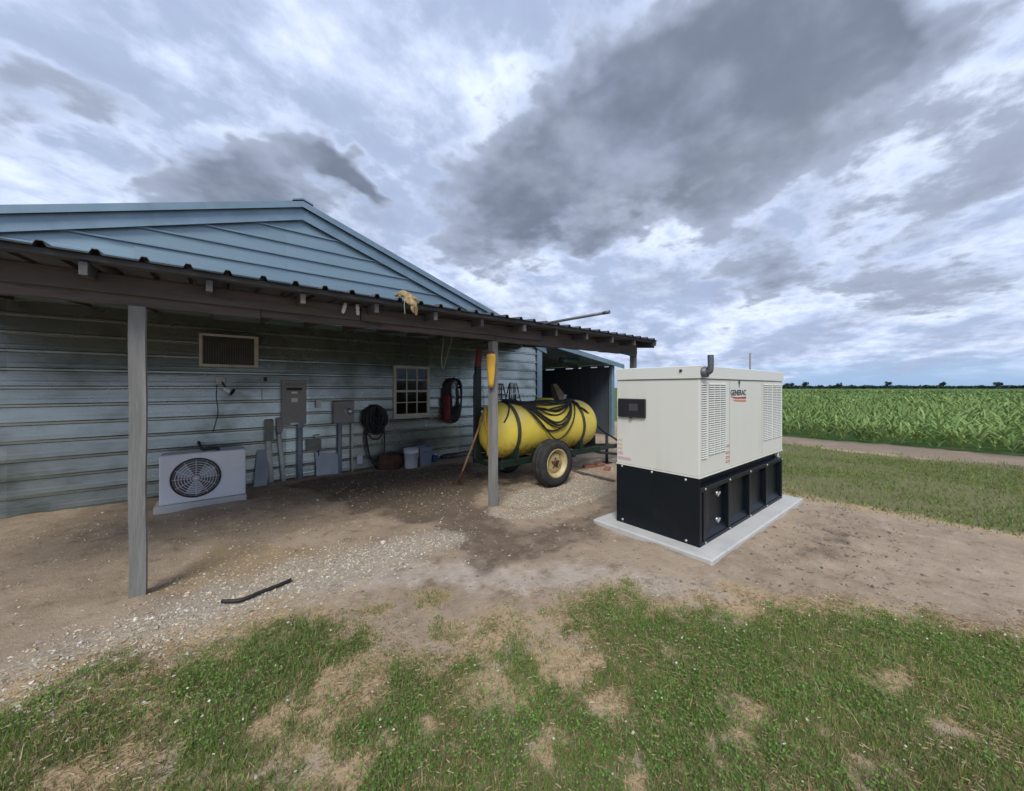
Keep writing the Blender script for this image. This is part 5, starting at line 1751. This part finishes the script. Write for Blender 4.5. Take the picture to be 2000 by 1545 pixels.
x, y, s_ = gravel_at(60000, -2.5, 9.0, -.5, 7.2, .002, .007, lambda x, y: .35 * smooth(fbm(x, y, 1.7, 4, 97), .40, .66) * (lawn_mask(x, y) < .2) * (np.maximum(np.maximum(PAD[0] - x, x - PAD[1]), np.maximum(PAD[2] - y, y - PAD[3])) > .03))
tag(lumps('pebbles', x, y, s_, pick([(.40, .33, .25), (.30, .24, .18), (.48, .42, .34), (.22, .17, .13)], len(x), .25), 'stone_tint', .25, .7), 'fine grit and pebbles sprinkled over the bare dirt', 'grit', kind='stuff')


def dens_clod(x, y):
    soil, grav, och, yard, head = zones(x, y)
    ch = np.exp(-(((x - 4.6) / 1.5) ** 2 + ((y - .75) / .55) ** 2))
    pd = np.maximum(np.maximum(PAD[0] - x, x - PAD[1]), np.maximum(PAD[2] - y, y - PAD[3]))
    return np.clip(soil * .16 + ch * .28 + .012, 0, 1) * (pd > .04) * (lawn_mask(x, y) < .3)


x, y, s_ = gravel_at(42000, 0, 8, -.3, 7.2, .005, .02, dens_clod)
tag(lumps('soil_clods', x, y, s_, pick([(.26, .205, .155), (.19, .15, .115), (.31, .25, .19), (.15, .115, .09)], len(x), .2), 'stone_tint', .3, .7), 'crumbly brown clods of dug soil around the pad and trench', 'soil', kind='stuff')
# rougher grass beyond the pad
x, y = scatter(150000, 6.3, 14.2, -9, 6.5)
k = RNG.random(len(x)) < far_mask(x, y) * (.35 + .65 * smooth(fbm(x, y, .8, 3, 95), .35, .6))
x, y = x[k], y[k]; n = len(x)
col = pick(GREEN + [(.14, .17, .05), (.20, .18, .08)], n)
tag(blades('verge_grass', x, y, RNG.uniform(.03, .08, n), RNG.uniform(.008, .016, n), RNG.uniform(.2, .9, n), col), 'mown grass verge between the concrete pad and the crop field', 'grass', kind='stuff')

# ------------------------------------------------------------------ crop field
def crop():
    Vs, Fs, Ts = [], [], []
    off = 0
    for (d0, d1, row, step, nl, wmul) in ((0, 16, .76, .14, 9, .75), (16, 60, 1.2, .5, 6, 1.7), (60, 240, 4.0, 2.2, 6, 5.0)):
        xs = np.arange(14.6 + d0, 14.6 + d1, row)
        ext = 14 + d1 * 1.1
        yv = np.arange(-9 - d1 * 1.05, ext, step)
        X, Y = np.meshgrid(xs, yv)
        X = X.ravel() + RNG.normal(0, .05 * wmul, X.size); Y = Y.ravel() + RNG.normal(0, .08 * wmul, Y.size)
        r, d = cam_rd(X, Y)
        k = (d > 5) & (r / d > .60) & (r / d < 1.75)
        X, Y = X[k], Y[k]
        n = len(X)
        Hh = RNG.uniform(.42, .92, n) * (.60 + .8 * fbm(X, Y, .22, 4, 7))
        for q in range(nl):
            a = RNG.uniform(0, 6.28, n); L_ = Hh * RNG.uniform(.45, .85, n)
            ca, sa = np.cos(a), np.sin(a)
            b0 = Hh * RNG.uniform(.05, .6, n)
            wd = .03 * wmul * RNG.uniform(.7, 1.3, n)
            up = RNG.uniform(.35, 1.0, n)
            px, py = -sa * wd, ca * wd
            pts = []
            for (t_, zz, ww) in ((0, 0, .6), (.35, .55, 1.0), (.75, .80, .7)):
                cx_, cy_, cz_ = X + ca * L_ * t_ * .8, Y + sa * L_ * t_ * .8, b0 + L_ * up * zz
                pts += [np.stack([cx_ - px * ww, cy_ - py * ww, cz_], 1), np.stack([cx_ + px * ww, cy_ + py * ww, cz_], 1)]
            pts.append(np.stack([X + ca * L_ * .85, Y + sa * L_ * .85, b0 + L_ * up * .62], 1))
            V = np.stack(pts, 1).reshape(-1, 3)
            kk = np.arange(n)[:, None] * 7 + off
            Fs += [np.concatenate([kk + t_ for t_ in ([0, 1, 3], [0, 3, 2], [2, 3, 5], [2, 5, 4], [4, 5, 6])])]
            Vs.append(V); off += len(V)
            Ts.append(np.repeat(pick([(.20, .29, .09), (.165, .25, .075), (.23, .32, .11), (.21, .28, .09)], n, .18) * (.74 + .6 * fbm(X, Y, .3, 4, 17))[:, None], 7, 0))
    return np_mesh('crop_field', np.concatenate(Vs), np.concatenate(Fs), 'leaf_tint', np.concatenate(Ts))


tag(crop(), 'green row crop field stretching to the horizon on the right', 'crop', kind='stuff')

# ------------------------------------------------------------------ far trees and pole
def far_pt(px, dist):
    dd = ray(px, HZ)
    return dd[0] * dist, dd[1] * dist


def leaf_cloud(cx_, cy_, z0, z1, rad, n, leaf, col):
    """leaf-sized faces spread through a crown's volume in clumps"""
    cl = RNG.normal(0, 1, (14, 3)); cl /= np.linalg.norm(cl, axis=1)[:, None]; cl *= RNG.uniform(.3, .9, (14, 1))
    c = cl[RNG.integers(0, 14, n)] + RNG.normal(0, .2, (n, 3))
    P_ = np.stack([cx_ + c[:, 0] * rad, cy_ + c[:, 1] * rad, (z0 + z1) / 2 + c[:, 2] * (z1 - z0) / 2], 1)
    u = RNG.normal(0, 1, (n, 3)); u /= np.linalg.norm(u, axis=1)[:, None]
    v = np.cross(u, RNG.normal(0, 1, (n, 3))); v /= np.linalg.norm(v, axis=1)[:, None]
    s = leaf * RNG.uniform(.6, 1.3, (n, 1))
    return np.stack([P_ - u * s, P_ + v * s, P_ + u * s, P_ - v * s], 1).reshape(-1, 3)


SPOTS = [(1537, 420, 7.0, 'small round tree on the horizon just right of the generator'), (1546, 430, 7.2, 'second round tree on the horizon right of the generator, beside the first'),
         (1574, 400, 8.2, 'taller round tree on the horizon at the edge of the crop field'), (1640, 420, 7.4, 'lone round tree on the horizon, third gap along the far treeline'),
         (1735, 440, 9.0, 'broad tree rising above the middle of the far treeline'), (1842, 410, 7.6, 'round tree rising above the far treeline towards the right'), (1950, 430, 8.6, 'rightmost tall tree on the far treeline')]
for (px, dist, h, lab) in SPOTS:
    x, y = far_pt(px, dist)
    t = thing('field_tree', lab, 'tree', (x, y, 0), 'trees on the horizon')
    MB().tube([(x, y, -.2), (x + .1, y, h * .35), (x, y + .1, h * .7)], [.35, .26, .12], 7).build('trunk', 'bark', t)
    V = leaf_cloud(x, y, h * .35, h, h * .36, 420, .5, None) - np.array([x, y, 0])
    o = np_mesh('crown', V, np.arange(len(V)).reshape(-1, 4), 'far_leaf')
    o.parent = t
Vs = []
for q in range(150):
    px = 1480 + 4.2 * q + random.uniform(-3, 3)
    dist = 520 + random.uniform(-30, 60)
    x, y = far_pt(px, dist)
    h = random.uniform(3.2, 5.4)
    Vs.append(leaf_cloud(x, y, 0, h, 4.0, 160, .9, None))
V = np.concatenate(Vs)
tag(np_mesh('far_treeline', V, np.arange(len(V)).reshape(-1, 4), 'far_leaf'), 'low dark line of woodland along the horizon', 'treeline', kind='stuff')
x, y = far_pt(1465, 46)
t = thing('utility_pole', 'thin distant pole standing up behind the generator', 'pole', (x, y, 0))
MB().tube([(x, y, -.3), (x, y, 5.9)], [.13, .10], 10).build('pole_shaft', 'grey_wood', t)
MB().lathe([(.10, 0), (.11, .02), (.001, .06)], (x, y, 5.9), (0, 0, 1), 10).build('pole_cap', 'galvanised_trim', t)
